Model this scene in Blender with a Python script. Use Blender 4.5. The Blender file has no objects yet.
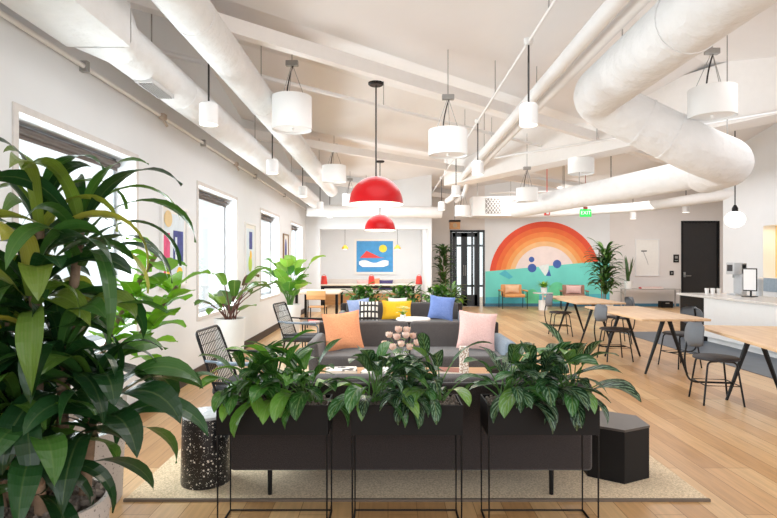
import bpy, bmesh, math, random
from mathutils import Vector, Matrix
random.seed(7)
PI = math.pi
C = bpy.context.scene.collection
CH = 1.45            # eye height
F = 540.0            # focal length in pixels of the 777 px frame

def at(px, py, Y):
    return Vector(((px - 388) / F * Y, Y, CH - (py - 262) / F * Y))
def X_(px, Y): return (px - 388) / F * Y

# ------------------------------------------------------------------ materials
def lin(h):
    h = h.lstrip('#'); c = [int(h[i:i+2], 16) / 255 for i in (0, 2, 4)]
    return tuple(x / 12.92 if x <= .04045 else ((x + .055) / 1.055) ** 2.4 for x in c) + (1,)

class NT:
    def __init__(s, name):
        s.m = bpy.data.materials.new(name); s.m.use_nodes = True
        s.t = s.m.node_tree; s.b = s.t.nodes['Principled BSDF']; s.out = s.t.nodes['Material Output']
    def n(s, typ, **kw):
        d = s.t.nodes.new(typ)
        for k, v in kw.items():
            if k.startswith('i_'):
                key = k[2:]
                key = int(key) if key.isdigit() else key.replace('_', ' ')
                d.inputs[key].default_value = v
            else: setattr(d, k, v)
        return d
    def l(s, a, b): s.t.links.new(a, b)
    def ramp(s, fac, stops):
        r = s.n('ShaderNodeValToRGB'); e = r.color_ramp.elements
        while len(e) < len(stops): e.new(.5)
        for i, (p, c) in enumerate(stops): e[i].position = p; e[i].color = c
        s.l(fac, r.inputs[0]); return r.outputs[0]
    def mix(s, fac, a, b, blend='MIX'):
        d = s.n('ShaderNodeMix', data_type='RGBA', blend_type=blend)
        for k, v in ((0, fac), (6, a), (7, b)):
            if isinstance(v, bpy.types.NodeSocket): s.l(v, d.inputs[k])
            else: d.inputs[k].default_value = v
        return d.outputs[2]
    def math(s, op, a, b=0.0, c=None):
        d = s.n('ShaderNodeMath', operation=op)
        for k, v in ((0, a), (1, b), (2, c)):
            if v is None: continue
            if isinstance(v, bpy.types.NodeSocket): s.l(v, d.inputs[k])
            else: d.inputs[k].default_value = v
        return d.outputs[0]

_mats = {}
def mat(name, hx, rough=.5, metal=0.0, var=.06, scale=12, bump=0.0, bscale=None, bdist=.01, emit=0.0, spec=.5, sheen=0.0):
    if name in _mats: return _mats[name]
    k = NT(name); col = lin(hx)
    tc = k.n('ShaderNodeTexCoord')
    no = k.n('ShaderNodeTexNoise', i_Scale=scale, i_Detail=4.0)
    k.l(tc.outputs['Object'], no.inputs['Vector'])
    d = tuple(c * (1 - var) for c in col[:3]) + (1,); u = tuple(min(1, c * (1 + var)) for c in col[:3]) + (1,)
    c = k.ramp(no.outputs[0], [(.3, d), (.7, u)])
    k.l(c, k.b.inputs['Base Color'])
    k.b.inputs['Roughness'].default_value = rough; k.b.inputs['Metallic'].default_value = metal
    k.b.inputs['Specular IOR Level'].default_value = spec
    if sheen: k.b.inputs['Sheen Weight'].default_value = sheen
    if bump:
        nb = k.n('ShaderNodeTexNoise', i_Scale=bscale or scale * 4, i_Detail=3.0)
        k.l(tc.outputs['Object'], nb.inputs['Vector'])
        bp = k.n('ShaderNodeBump', i_Strength=bump, i_Distance=bdist)
        k.l(nb.outputs[0], bp.inputs['Height']); k.l(bp.outputs[0], k.b.inputs['Normal'])
    if emit:
        k.b.inputs['Emission Color'].default_value = col; k.b.inputs['Emission Strength'].default_value = emit
    _mats[name] = k.m; return k.m

def wood_floor():
    k = NT('oak_planks'); tc = k.n('ShaderNodeTexCoord')
    sp = k.n('ShaderNodeSeparateXYZ'); k.l(tc.outputs['Object'], sp.inputs[0])
    cb = k.n('ShaderNodeCombineXYZ'); k.l(sp.outputs[1], cb.inputs[0]); k.l(sp.outputs[0], cb.inputs[1])
    br = k.n('ShaderNodeTexBrick', i_Scale=1.0, i_Mortar_Size=.0025, i_Bias=0.0, i_Brick_Width=1.9, i_Row_Height=.17)
    br.offset = .37; br.offset_frequency = 3
    br.inputs['Color1'].default_value = (0, 0, 0, 1); br.inputs['Color2'].default_value = (1, 1, 1, 1); br.inputs['Mortar'].default_value = (.5, .5, .5, 1)
    k.l(cb.outputs[0], br.inputs['Vector'])
    base = k.ramp(br.outputs['Color'], [(0, lin('#b98a58')), (.35, lin('#d0a26f')), (.7, lin('#dab07c')), (1, lin('#e2bd8c'))])
    mp = k.n('ShaderNodeMapping'); mp.inputs['Scale'].default_value = (1.6, 22, 1); k.l(cb.outputs[0], mp.inputs[0])
    no = k.n('ShaderNodeTexNoise', i_Scale=1.6, i_Detail=6.0, i_Distortion=.6); k.l(mp.outputs[0], no.inputs['Vector'])
    g = k.ramp(no.outputs[0], [(.3, (.62, .62, .62, 1)), (.62, (1, 1, 1, 1))])
    c = k.mix(.55, base, g, 'MULTIPLY')
    n2 = k.n('ShaderNodeTexNoise', i_Scale=.55, i_Detail=2.0); k.l(tc.outputs['Object'], n2.inputs['Vector'])
    c = k.mix(k.math('MULTIPLY', n2.outputs[0], .22), c, lin('#a9825c'))
    c = k.mix(br.outputs['Fac'], c, lin('#8a6238'))
    k.l(c, k.b.inputs['Base Color'])
    k.b.inputs['Roughness'].default_value = .33; k.b.inputs['Specular IOR Level'].default_value = .45
    bp = k.n('ShaderNodeBump', i_Strength=.15, i_Distance=.004); k.l(no.outputs[0], bp.inputs['Height']); k.l(bp.outputs[0], k.b.inputs['Normal'])
    return k.m

def wood(name, a, b, axis=0, sc=1.0, rough=.4):
    k = NT(name); tc = k.n('ShaderNodeTexCoord'); mp = k.n('ShaderNodeMapping')
    s = [14, 14, 14]; s[axis] = 1.2; mp.inputs['Scale'].default_value = [x * sc for x in s]
    k.l(tc.outputs['Object'], mp.inputs[0])
    no = k.n('ShaderNodeTexNoise', i_Scale=1.5, i_Detail=6.0, i_Distortion=.5); k.l(mp.outputs[0], no.inputs['Vector'])
    k.l(k.ramp(no.outputs[0], [(.3, lin(a)), (.7, lin(b))]), k.b.inputs['Base Color'])
    k.b.inputs['Roughness'].default_value = rough; return k.m

def fabric(name, hx, hx2=None, scale=220, var=.25, rough=.95):
    k = NT(name); tc = k.n('ShaderNodeTexCoord')
    no = k.n('ShaderNodeTexNoise', i_Scale=scale, i_Detail=2.0); k.l(tc.outputs['Object'], no.inputs['Vector'])
    c = lin(hx); d = tuple(x * (1 - var) for x in c[:3]) + (1,); u = lin(hx2) if hx2 else tuple(min(1, x * (1 + var)) for x in c[:3]) + (1,)
    k.l(k.ramp(no.outputs[0], [(.35, d), (.65, u)]), k.b.inputs['Base Color'])
    k.b.inputs['Roughness'].default_value = rough; k.b.inputs['Sheen Weight'].default_value = .25
    k.b.inputs['Specular IOR Level'].default_value = .2
    bp = k.n('ShaderNodeBump', i_Strength=.25, i_Distance=.003); k.l(no.outputs[0], bp.inputs['Height']); k.l(bp.outputs[0], k.b.inputs['Normal'])
    return k.m

def terrazzo(name, base, chip, scale=42, thr=.3, rough=.3):
    k = NT(name); tc = k.n('ShaderNodeTexCoord')
    v = k.n('ShaderNodeTexVoronoi', i_Scale=scale, i_Randomness=1.0); k.l(tc.outputs['Object'], v.inputs['Vector'])
    v2 = k.n('ShaderNodeTexVoronoi', i_Scale=scale * 2.2, i_Randomness=1.0); k.l(tc.outputs['Object'], v2.inputs['Vector'])
    f = k.math('LESS_THAN', v.outputs['Distance'], thr); f2 = k.math('LESS_THAN', v2.outputs['Distance'], thr * .7)
    sp = k.n('ShaderNodeSeparateColor'); k.l(v.outputs['Color'], sp.inputs[0])
    f = k.math('MULTIPLY', f, k.math('GREATER_THAN', sp.outputs[0], .45))
    f = k.math('MAXIMUM', f, k.math('MULTIPLY', f2, .7))
    k.l(k.mix(f, lin(base), lin(chip)), k.b.inputs['Base Color']); k.b.inputs['Roughness'].default_value = rough
    return k.m

def leafmat(name, stops, stripe=0.0, silver=None, transl=.35, rough=.38, mids=.4, silf=.7, thr=.2):
    """colour from the per-leaf random value; pattern from the leaf's own u (across) and v (along)"""
    k = NT(name)
    uv = k.n('ShaderNodeUVMap', uv_map='UVMap'); rn = k.n('ShaderNodeUVMap', uv_map='Rnd')
    su = k.n('ShaderNodeSeparateXYZ'); k.l(uv.outputs[0], su.inputs[0])
    sr = k.n('ShaderNodeSeparateXYZ'); k.l(rn.outputs[0], sr.inputs[0])
    c = k.ramp(sr.outputs[0], stops)
    au = k.math('ABSOLUTE', k.math('SUBTRACT', su.outputs[0], .5))
    if stripe:
        w = k.math('SINE', k.math('MULTIPLY', su.outputs[0], 55.0))
        c = k.mix(k.math('MULTIPLY_ADD', w, stripe * .5, stripe * .5), c, lin('#9fb27a'), 'SOFT_LIGHT')
    if silver:
        # feathered silver bars running outwards from the midrib
        ph = k.math('SUBTRACT', k.math('MULTIPLY', su.outputs[1], 34.0), k.math('MULTIPLY', au, 26.0))
        no = k.n('ShaderNodeTexNoise', i_Scale=9.0, i_Detail=3.0)
        cb = k.n('ShaderNodeCombineXYZ'); k.l(su.outputs[0], cb.inputs[0]); k.l(su.outputs[1], cb.inputs[1]); k.l(sr.outputs[1], cb.inputs[2])
        k.l(cb.outputs[0], no.inputs['Vector'])
        s = k.math('ADD', k.math('SINE', ph), k.math('MULTIPLY_ADD', no.outputs[0], 4.5, -2.4))
        band = k.math('MULTIPLY', k.math('LESS_THAN', au, .40), k.math('GREATER_THAN', au, .05))
        f = k.math('MULTIPLY', k.math('GREATER_THAN', s, thr), band)
        c = k.mix(k.math('MULTIPLY', f, silf), c, lin(silver))
    mid = k.math('LESS_THAN', au, .035)
    c = k.mix(k.math('MULTIPLY', mid, mids), c, lin('#b9cf86'))
    k.l(c, k.b.inputs['Base Color']); k.b.inputs['Roughness'].default_value = rough
    k.b.inputs['Specular IOR Level'].default_value = .5
    tr = k.n('ShaderNodeBsdfTranslucent'); k.l(k.mix(1.0, c, lin('#e6f08c'), 'MULTIPLY'), tr.inputs[0])
    mx = k.n('ShaderNodeMixShader'); mx.inputs[0].default_value = transl
    k.l(k.b.outputs[0], mx.inputs[1]); k.l(tr.outputs[0], mx.inputs[2]); k.l(mx.outputs[0], k.out.inputs[0])
    return k.m

def glassmat():
    k = NT('clear_glass')
    tr = k.n('ShaderNodeBsdfTransparent'); tr.inputs[0].default_value = (.95, .98, .98, 1)
    gl = k.n('ShaderNodeBsdfGlossy'); gl.inputs['Roughness'].default_value = .02
    ge = k.n('ShaderNodeNewGeometry'); fr = k.n('ShaderNodeFresnel'); k.l(k.math('MULTIPLY_ADD', ge.outputs['Backfacing'], 1 / 1.35 - 1.35, 1.35), fr.inputs[0]); mx = k.n('ShaderNodeMixShader')
    k.l(fr.outputs[0], mx.inputs[0]); k.l(tr.outputs[0], mx.inputs[1]); k.l(gl.outputs[0], mx.inputs[2]); k.l(mx.outputs[0], k.out.inputs[0])
    return k.m

def dotpillow():
    k = NT('black_white_bead_fabric'); tc = k.n('ShaderNodeTexCoord'); sp = k.n('ShaderNodeSeparateXYZ'); k.l(tc.outputs['Object'], sp.inputs[0])
    a = k.math('SINE', k.math('MULTIPLY', sp.outputs[0], 100.0)); b = k.math('SINE', k.math('MULTIPLY', sp.outputs[2], 58.0))
    f = k.math('MULTIPLY', k.math('GREATER_THAN', a, -.2), k.math('GREATER_THAN', b, -.55))
    k.l(k.mix(f, lin('#2e2a2a'), lin('#efe9df')), k.b.inputs['Base Color']); k.b.inputs['Roughness'].default_value = .95
    return k.m

def printed(name, a, b, scale, thr=.5):
    k = NT(name); tc = k.n('ShaderNodeTexCoord'); v = k.n('ShaderNodeTexNoise', i_Scale=scale, i_Detail=1.0); k.l(tc.outputs['Object'], v.inputs['Vector'])
    k.l(k.mix(k.math('GREATER_THAN', v.outputs[0], thr), lin(a), lin(b)), k.b.inputs['Base Color']); k.b.inputs['Roughness'].default_value = .6
    return k.m

WALL = mat('white_wall_paint', '#e6e8ea', .85, var=.012, scale=3, bump=.03, bscale=90)
GREYWALL = mat('grey_wall_paint', '#e2dcd8', .85, var=.015, scale=3)
CEIL = mat('ceiling_paint', '#f2efee', .9, var=.015, scale=2.2, bump=.05, bscale=30)
BEAMW = mat('beam_paint', '#f3efec', .8, var=.015)
DUCTW = mat('duct_wrap_paint', '#e8e8e8', .75, var=.03, scale=6, bump=.6, bscale=7, bdist=.05)
PIPEW = mat('pipe_paint', '#eeeded', .55, var=.015)
FLOOR = wood_floor()
TILE = mat('slate_tile', '#4d5661', .45, var=.12, scale=5)
BASEB = mat('baseboard_brown', '#3b302b', .6)
BLACK = mat('black_metal', '#0e0e10', .42, spec=.3, metal=.1, var=.1)
BOXB = mat('black_powder_coat', '#0f0d0d', .6, spec=.25, var=.08, bump=.05, bscale=200)
WHITE = mat('white_enamel', '#e9e8e7', .4, var=.01)
POTW = mat('white_ceramic', '#eeeeec', .35, var=.02)
GLASS = glassmat()
DFAB = fabric('charcoal_fabric', '#433f3f', '#5d5857', 260)
DFAB2 = fabric('dark_back_fabric', '#2b2626', '#423b3a', 260)
GREYB = fabric('blue_grey_fabric', '#6d7c8c', '#8797a6', 220)
RUG = fabric('beige_rug', '#d3b88f', '#efd8b4', 90, var=.18)
ORANGE = fabric('orange_cushion_fabric', '#e89468', '#f2a678', 120, .08)
PINK = fabric('pink_cushion_fabric', '#e6b9b3', '#f2cdc6', 120, .08)
BLUEC = fabric('blue_cushion_fabric', '#5d78bd', '#7d95d0', 120, .1)
BLUEL = fabric('pale_blue_cushion_fabric', '#7f92c2', '#a3b2d6', 120, .1)
YELL = fabric('yellow_cushion_fabric', '#e3a914', '#f2bd2c', 120, .08)
CREAM = fabric('cream_cushion_fabric', '#d8cfc8', '#eee6df', 120, .08)
PURP = fabric('purple_cushion_fabric', '#3d3560', '#574d80', 120, .1)
TAN = mat('tan_leather', '#dd9a5c', .5, var=.08, scale=10)
BEADS = dotpillow()
REDL = mat('red_lacquer', '#b90f15', .3, var=.03, spec=.22)
REDP = mat('red_painted', '#d3372c', .5)
LAMPIN = mat('lamp_inner_white', '#fff3e4', .6, emit=.9)
SHADE = mat('white_shade_fabric', '#efefee', .9, var=.01, emit=.05)
DIFF = mat('lamp_diffuser', '#fffaf0', .6, emit=1.6)
GLOBE = mat('globe_glass_glow', '#fffdf6', .4, emit=1.0)
CORDB = mat('black_cord', '#232021', .6)
STEEL = mat('brushed_steel', '#a9a8a6', .35, metal=.8)
BRASS = mat('brass', '#d6a72a', .3, metal=.6)
TOPW = wood('oak_table_top', '#c9a078', '#e0bd95', 1)
COFW = wood('coffee_table_oak', '#b98a5c', '#d5a877', 0)
CHAIRW = wood('chair_plywood', '#b98350', '#d3a06a', 0)
BARK = mat('bark_mulch', '#75695f', .95, var=.45, scale=26, bump=.6, bscale=60)
CANE = mat('cane_bark', '#8a715c', .9, var=.3, scale=18, bump=.5, bscale=50)
STEM = mat('green_stem', '#4f7a34', .6, var=.15)
REDSTEM = mat('reddish_stem', '#6a4238', .6, var=.15)
TERR = terrazzo('black_terrazzo', '#151518', '#e9e4da', 46, .27)
SPECK = terrazzo('speckled_stone', '#c9bfb8', '#8b817b', 50, .25, .8)
SEATG = mat('chair_shell_grey', '#5d6269', .6, var=.05)
SEATB = mat('seat_pad_dark', '#2c2c30', .6, var=.08)
PAPER = mat('paper_white', '#efece6', .7, var=.02)
COUNTER = mat('counter_white', '#f3f4f4', .35, var=.01)
STONE = mat('counter_stone', '#d9d4cf', .2, var=.08, scale=30)
BTILE = mat('blue_grey_tile', '#93a3b2', .3, var=.08, scale=20)
NICHE = mat('warm_niche', '#f0c888', .7, var=.02)
DDOOR = mat('black_wood_door', '#1e1b1b', .45, var=.1)
DFRAME = mat('dark_blue_frame', '#1f272e', .4, var=.06)
DRAC = leafmat('dracaena_leaf', [(0, lin('#18361f')), (.45, lin('#2a5230')), (.75, lin('#4c7635')), (.9, lin('#7f8f3c')), (1, lin('#c2bb58'))], stripe=.7, transl=.3, rough=.3, mids=.08)  # yellow-olive end of the ramp paints sunlit leaves into the colour
FIG = leafmat('fig_leaf', [(0, lin('#4f8a22')), (1, lin('#86bd3c'))], transl=.45, rough=.4)
AGL_G = leafmat('evergreen_leaf_bright', [(0, lin('#1f4a1c')), (.6, lin('#3f7a28')), (1, lin('#7fb445'))], silver='#86b070', transl=.28, rough=.33, mids=.25, silf=.4, thr=.6)
AGL_S = leafmat('evergreen_leaf_silver', [(0, lin('#122e1a')), (.6, lin('#25532a')), (.85, lin('#3f7a33')), (1, lin('#7fa84a'))], silver='#8fb193', transl=.22, rough=.32, mids=.3, silf=.62, thr=.3)
RUB = leafmat('rubber_leaf', [(0, lin('#54382a')), (.3, lin('#3f5a2e')), (.7, lin('#557f3a')), (1, lin('#86b252'))], transl=.3, rough=.34)
MON = leafmat('monstera_leaf', [(0, lin('#3f8a35')), (1, lin('#a5d35a'))], transl=.4, rough=.4)
FAR = leafmat('palm_leaf', [(0, lin('#1e3d1f')), (.7, lin('#3b6a2c')), (1, lin('#6f9440'))], transl=.25)
SNAKE = leafmat('snake_leaf', [(0, lin('#2e4a2c')), (1, lin('#5f7f45'))], transl=.1)
ROSE = leafmat('rose_petal', [(0, lin('#f0b0a6')), (.5, lin('#f8d2c9')), (1, lin('#fdeee8'))], transl=.2, mids=0, rough=.7)
YFLO = leafmat('cream_petal', [(0, lin('#e9e39a')), (1, lin('#fbf8d8'))], transl=.3, rough=.7)

# ------------------------------------------------------------------ mesh builder
class MB:
    def __init__(s): s.v = []; s.f = []; s.mi = []; s.uv = {}; s.mat = Matrix.Identity(4)
    def _a(s, vs, fs, mi=0, uv=None, rn=(0, 0)):
        o = len(s.v)
        s.v += [s.mat @ Vector(p) for p in vs]
        for f in fs: s.f.append([i + o for i in f]); s.mi.append(mi)
        if uv:
            for i, q in enumerate(uv): s.uv[o + i] = (q[0], q[1], rn[0], rn[1])
        return s
    def bm(s, b, mi=0):
        b.verts.index_update()
        s._a([v.co.copy() for v in b.verts], [[v.index for v in f.verts] for f in b.faces], mi); b.free(); return s
    def box(s, x0, x1, y0, y1, z0, z1, bev=0, seg=2, mi=0, rot=None, tap=None):
        b = bmesh.new(); bmesh.ops.create_cube(b, size=1)
        c = Vector(((x0 + x1) / 2, (y0 + y1) / 2, (z0 + z1) / 2))
        for v in b.verts:
            v.co = Vector((v.co.x * (x1 - x0), v.co.y * (y1 - y0), v.co.z * (z1 - z0)))
            if tap and v.co.z < 0: v.co.x *= tap; v.co.y *= tap
        if bev: bmesh.ops.bevel(b, geom=b.edges[:] , offset=bev, segments=seg, profile=.5, affect='EDGES')
        for v in b.verts:
            if rot: v.co = rot @ v.co
            v.co += c
        return s.bm(b, mi)
    def tube(s, pts, r, seg=8, mi=0, cap=True, closed=False):
        pts = [Vector(p) for p in pts]; n = len(pts)
        rs = r if isinstance(r, (list, tuple)) else [r] * n
        vs = []; fs = []; prev = None
        for i, p in enumerate(pts):
            if closed: t = pts[(i + 1) % n] - pts[i - 1]
            else: t = pts[min(i + 1, n - 1)] - pts[max(i - 1, 0)]
            t.normalize()
            if prev is None: a = t.cross(Vector((0, 0, 1)) if abs(t.z) < .95 else Vector((1, 0, 0)))
            else: a = prev - t * prev.dot(t)
            a.normalize(); prev = a; b = t.cross(a)
            for j in range(seg):
                q = 2 * PI * j / seg; vs.append(p + (a * math.cos(q) + b * math.sin(q)) * rs[i])
        m = n if closed else n - 1
        for i in range(m):
            k = (i + 1) % n
            for j in range(seg):
                l = (j + 1) % seg; fs.append([i * seg + j, i * seg + l, k * seg + l, k * seg + j])
        if cap and not closed: fs.append(list(range(seg))[::-1]); fs.append([(n - 1) * seg + j for j in range(seg)])
        return s._a(vs, fs, mi)
    def lathe(s, prof, seg=28, c=(0, 0, 0), mi=0, cap0=True, cap1=True):
        vs = []; fs = []; n = len(prof)
        for r, z in prof:
            for j in range(seg):
                q = 2 * PI * j / seg; vs.append((c[0] + r * math.cos(q), c[1] + r * math.sin(q), c[2] + z))
        for i in range(n - 1):
            for j in range(seg):
                l = (j + 1) % seg; fs.append([i * seg + j, i * seg + l, (i + 1) * seg + l, (i + 1) * seg + j])
        if cap0: fs.append(list(range(seg))[::-1])
        if cap1: fs.append([(n - 1) * seg + j for j in range(seg)])
        return s._a(vs, fs, mi)
    def prism(s, poly, z0, z1, mi=0):
        n = len(poly); vs = [(x, y, z0) for x, y in poly] + [(x, y, z1) for x, y in poly]
        fs = [list(range(n))[::-1], [n + i for i in range(n)]] + [[i, (i + 1) % n, n + (i + 1) % n, n + i] for i in range(n)]
        return s._a(vs, fs, mi)
    def leaf(s, base, az, el, L, W, droop=1.0, fold=.25, twist=0.0, wave=0.0, prof='lance', n=9, rn=None, pet=0.0, mi=0, stemr=0):
        rn = rn or (random.random(), random.random())
        p = Vector(base); vs = []; uv = []; fs = []; ph = random.random() * 6
        h = Vector((math.cos(az), math.sin(az), 0)); side0 = Vector((-math.sin(az), math.cos(az), 0))
        tot = L; dt = tot / n
        for i in range(n + 1):
            t = i / n; e = el - droop * t ** 1.3
            d = h * math.cos(e) + Vector((0, 0, math.sin(e)))
            up = -h * math.sin(e) + Vector((0, 0, math.cos(e)))
            tw = twist * t; sd = side0 * math.cos(tw) + up * math.sin(tw); nn = up * math.cos(tw) - side0 * math.sin(tw)
            if prof == 'lance': w = W * (.35 + .65 * math.sin(PI * min(1, t * 1.25 + .12) * .5)) if t < .55 else W * max(0, 1 - ((t - .55) / .45) ** 2.2)
            elif prof == 'oval': w = W * math.sin(PI * min(1, (t * .97 + .03)) ** .8) ** .7
            elif prof == 'fiddle': w = W * (.45 + .55 * math.sin(PI * t * .5)) * (1 - max(0, (t - .75) / .25) ** 2.5)
            else: w = W * math.sin(PI * min(1, t * .96 + .04)) ** .75 * (1.18 - .36 * t)
            wv = wave * W * math.sin(t * 9 + ph)
            for u, k in ((0, 1), (.25, .4), (.5, 0), (.75, .4), (1, 1)):
                vs.append(p + sd * (u - .5) * w + nn * (fold * w * .5 * k + wv * k * (1 if u < .5 else -1)))
                uv.append((u, t))
            p = p + d * dt
        for i in range(n):
            for j in range(4): a = i * 5 + j; fs.append([a, a + 1, a + 6, a + 5])
        return s._a(vs, fs, mi, uv, rn)
    def stalk_leaf(s, base, az, el, pl, L, W, mi=0, smi=1, r=.004, bend=.4, **kw):
        """petiole and then a blade"""
        p = Vector(base); pts = [p.copy()]; e = el
        for i in range(4):
            d = Vector((math.cos(az) * math.cos(e), math.sin(az) * math.cos(e), math.sin(e))); p = p + d * pl / 4; pts.append(p.copy()); e -= bend / 4
        s.tube(pts, [r, r, r * .9, r * .8, r * .7], 5, smi, cap=False)
        return s.leaf(p, az, e, L, W, mi=mi, **kw)
    def build(s, name, mats, parent=None, smooth=35):
        me = bpy.data.meshes.new(name); me.from_pydata([tuple(v) for v in s.v], [], s.f)
        if not isinstance(mats, (list, tuple)): mats = [mats]
        for m in mats: me.materials.append(m)
        me.polygons.foreach_set('material_index', s.mi)
        if s.uv:
            a = me.uv_layers.new(name='UVMap'); b = me.uv_layers.new(name='Rnd')
            for li, l in enumerate(me.loops):
                q = s.uv.get(l.vertex_index, (0, 0, 0, 0)); a.data[li].uv = (q[0], q[1]); b.data[li].uv = (q[2], q[3])
        me.update()
        if smooth:
            me.polygons.foreach_set('use_smooth', [True] * len(me.polygons)); me.set_sharp_from_angle(angle=math.radians(smooth))
        o = bpy.data.objects.new(name, me); C.objects.link(o)
        if parent: o.parent = parent
        return o

def tag(o, label=None, cat=None, group=None, kind=None):
    if label: o['label'] = label
    if cat: o['category'] = cat
    if group: o['group'] = group
    if kind: o['kind'] = kind
    return o
def thing(name, label, cat, loc=(0, 0, 0), rz=0, group=None, kind=None):
    o = bpy.data.objects.new(name, None); C.objects.link(o); o.empty_display_size = .1
    o.location = loc; o.rotation_euler = (0, 0, rz); return tag(o, label, cat, group, kind)
def dup(o, loc=None, rz=None, label=None, parent=None, group=None):
    c = o.copy(); C.objects.link(c)
    if parent: c.parent = parent
    if loc is not None: c.location = loc
    if rz is not None: c.rotation_euler = (0, 0, rz)
    if label: c['label'] = label
    if group: c['group'] = group
    for ch in list(o.children): dup(ch, parent=c)
    return c
def struct(name, mb, m, parent=None, smooth=0):
    o = mb.build(name, m, parent, smooth)
    if parent is None: o['kind'] = 'structure'
    return o
def arc(p0, p1, p2, n=6):
    p0, p1, p2 = Vector(p0), Vector(p1), Vector(p2)
    return [p0 * (1 - t) ** 2 + p1 * 2 * t * (1 - t) + p2 * t * t for t in [i / n for i in range(n + 1)]]
def fillet(pts, r, n=5):
    pts = [Vector(p) for p in pts]; out = [pts[0]]
    for i in range(1, len(pts) - 1):
        a = (pts[i - 1] - pts[i]); b = (pts[i + 1] - pts[i]); q = min(r, a.length * .49, b.length * .49)
        out += arc(pts[i] + a.normalized() * q, pts[i], pts[i] + b.normalized() * q, n)
    return out + [pts[-1]]

# ------------------------------------------------------------------ the setting
WX = -2.39; BY = 17.6; HW = 4.5
WIN = [(3.48, 5.1), (6.79, 8.5), (10.12, 11.8), (13.3, 15.0)]
WZ0, WZ1 = .76, 2.42
b = MB(); b.box(-2.64, 11.6, -2, 22.5, -.12, 0); struct('floor', b, FLOOR)
b = MB(); ys = [-2]
for a, c in WIN: ys += [a, c]
ys.append(15.7)
for i in range(0, len(ys), 2): b.box(-2.64, WX, ys[i], ys[i + 1], 0, HW)
for a, c in WIN: b.box(-2.64, WX, a, c, 0, WZ0); b.box(-2.64, WX, a, c, WZ1, HW)
struct('wall_left', b, WALL)
# far walls: flank and header around the seating alcove, the alcove itself, the mural wall, the door wall
AL, AR, AZ = -1.98, 1.16, 2.41
b = MB(); b.box(-2.64, AL, 15.7, 15.9, 0, HW); b.box(AL, AR, 15.7, 15.9, AZ, HW); b.box(AR, 1.27, 15.7, 19, 0, HW)
b.box(-2.64, AR, 15.9, 19, AZ + .25, AZ + .35)
struct('wall_alcove_front', b, WALL)
b = MB(); b.box(-2.64, 1.27, 19, 19.15, 0, 2.8); b.box(-2.64, -2.45, 15.9, 19, 0, 2.8); struct('wall_alcove', b, WALL)
GL, GR, GZ = 2.02, 3.15, 2.49
b = MB(); b.box(1.27, GL, BY, BY + .15, 0, HW); b.box(GL, GR, BY, BY + .15, GZ, HW); struct('wall_back', b, GREYWALL)
b = MB(); b.box(GR, 7.23, BY, BY + .15, 0, HW); struct('wall_back_mural', b, WALL)
DX0, DX1, DZ = 9.55, 10.8, 2.79
b = MB(); b.box(7.23, DX0, BY, BY + .15, 0, HW); b.box(DX0, DX1, BY, BY + .15, DZ, HW); b.box(DX1, 11.6, BY, BY + .15, 0, HW); struct('wall_back_door', b, GREYWALL)
b = MB(); b.box(11.45, 11.6, 4, BY, 0, HW); struct('wall_far_right', b, WALL)
NY0, NY1, NZ0, NZ1 = 8.6, 10.94, 1.13, 2.18
b = MB(); b.box(7.6, 7.85, 4, NY0, 0, HW); b.box(7.6, 7.85, NY1, 12.25, 0, HW)
b.box(7.6, 7.85, NY0, NY1, 0, NZ0); b.box(7.6, 7.85, NY0, NY1, NZ1, HW); b.box(7.85, 7.9, NY0, NY1, NZ0, NZ1, mi=1)
struct('wall_right', b, [WALL, NICHE])
b = MB(); b.box(7.585, 7.6, 6, NY1, .86, NZ0); struct('trim_1', b, BTILE)
# folded ceiling: bays run at 49 degrees to the room
def clip(mb, y0=-2, y1=19.15, x0=-2.64, x1=11.6):
    bm = bmesh.new(); vs = [bm.verts.new(v) for v in mb.v]
    for f in mb.f: bm.faces.new([vs[i] for i in f])
    for co, no in (((x0, 0, 0), (-1, 0, 0)), ((x1, 0, 0), (1, 0, 0)), ((0, y0, 0), (0, -1, 0)), ((0, y1, 0), (0, 1, 0))):
        g = bmesh.ops.bisect_plane(bm, geom=bm.verts[:] + bm.edges[:] + bm.faces[:], plane_co=co, plane_no=no, clear_outer=True)
        ed = [e for e in g['geom_cut'] if isinstance(e, bmesh.types.BMEdge)]
        if ed: bmesh.ops.holes_fill(bm, edges=ed, sides=12)
    out = MB(); out.bm(bm); return out
dv = Vector((.755, .656, 0)); sv = Vector((-.656, .755, 0))
def bay(s, t, z): return dv * t + sv * s + Vector((0, 0, z))
b = MB(); s = 4.6 - 3.62 * 4; up = False
for i in range(20):
    z0, z1 = (4.22, 3.8) if up else (3.8, 4.22); s1 = s + 1.81
    b._a([bay(s, -30, z0), bay(s1, -30, z1), bay(s1, 30, z1), bay(s, 30, z0)], [[0, 1, 2, 3]]); s = s1; up = not up
struct('ceiling', clip(b), CEIL)
bs = []
for k, s in enumerate((4.6, 8.25, 11.85)):
    b = MB(); b._a([bay(s + i, t, z) for t in (-30, 30) for i, z in ((-.05, 3.5), (.05, 3.5), (.05, 3.64), (-.05, 3.64))],
                   [[0, 1, 2, 3], [4, 5, 6, 7], [0, 1, 5, 4], [1, 2, 6, 5], [2, 3, 7, 6], [3, 0, 4, 7]])
    struct('trim_%d' % (k + 2), clip(b, y1=17.5), BEAMW)
b = MB(); r = .33   # broad cross beam on the right
p0, p1 = Vector((1.55, 13.2, 3.6)), Vector((6.3, 4.6, 3.6)); q = (p1 - p0).normalized(); m = Vector((q.y, -q.x, 0))
b._a([p + m * i + Vector((0, 0, z)) for p in (p0, p1) for i, z in ((-.22, -.3), (.22, -.3), (.22, .55), (-.22, .55))], [[0, 1, 2, 3], [4, 5, 6, 7], [0, 1, 5, 4], [1, 2, 6, 5], [2, 3, 7, 6], [3, 0, 4, 7]])
struct('trim_5', b, BEAMW)
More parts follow.
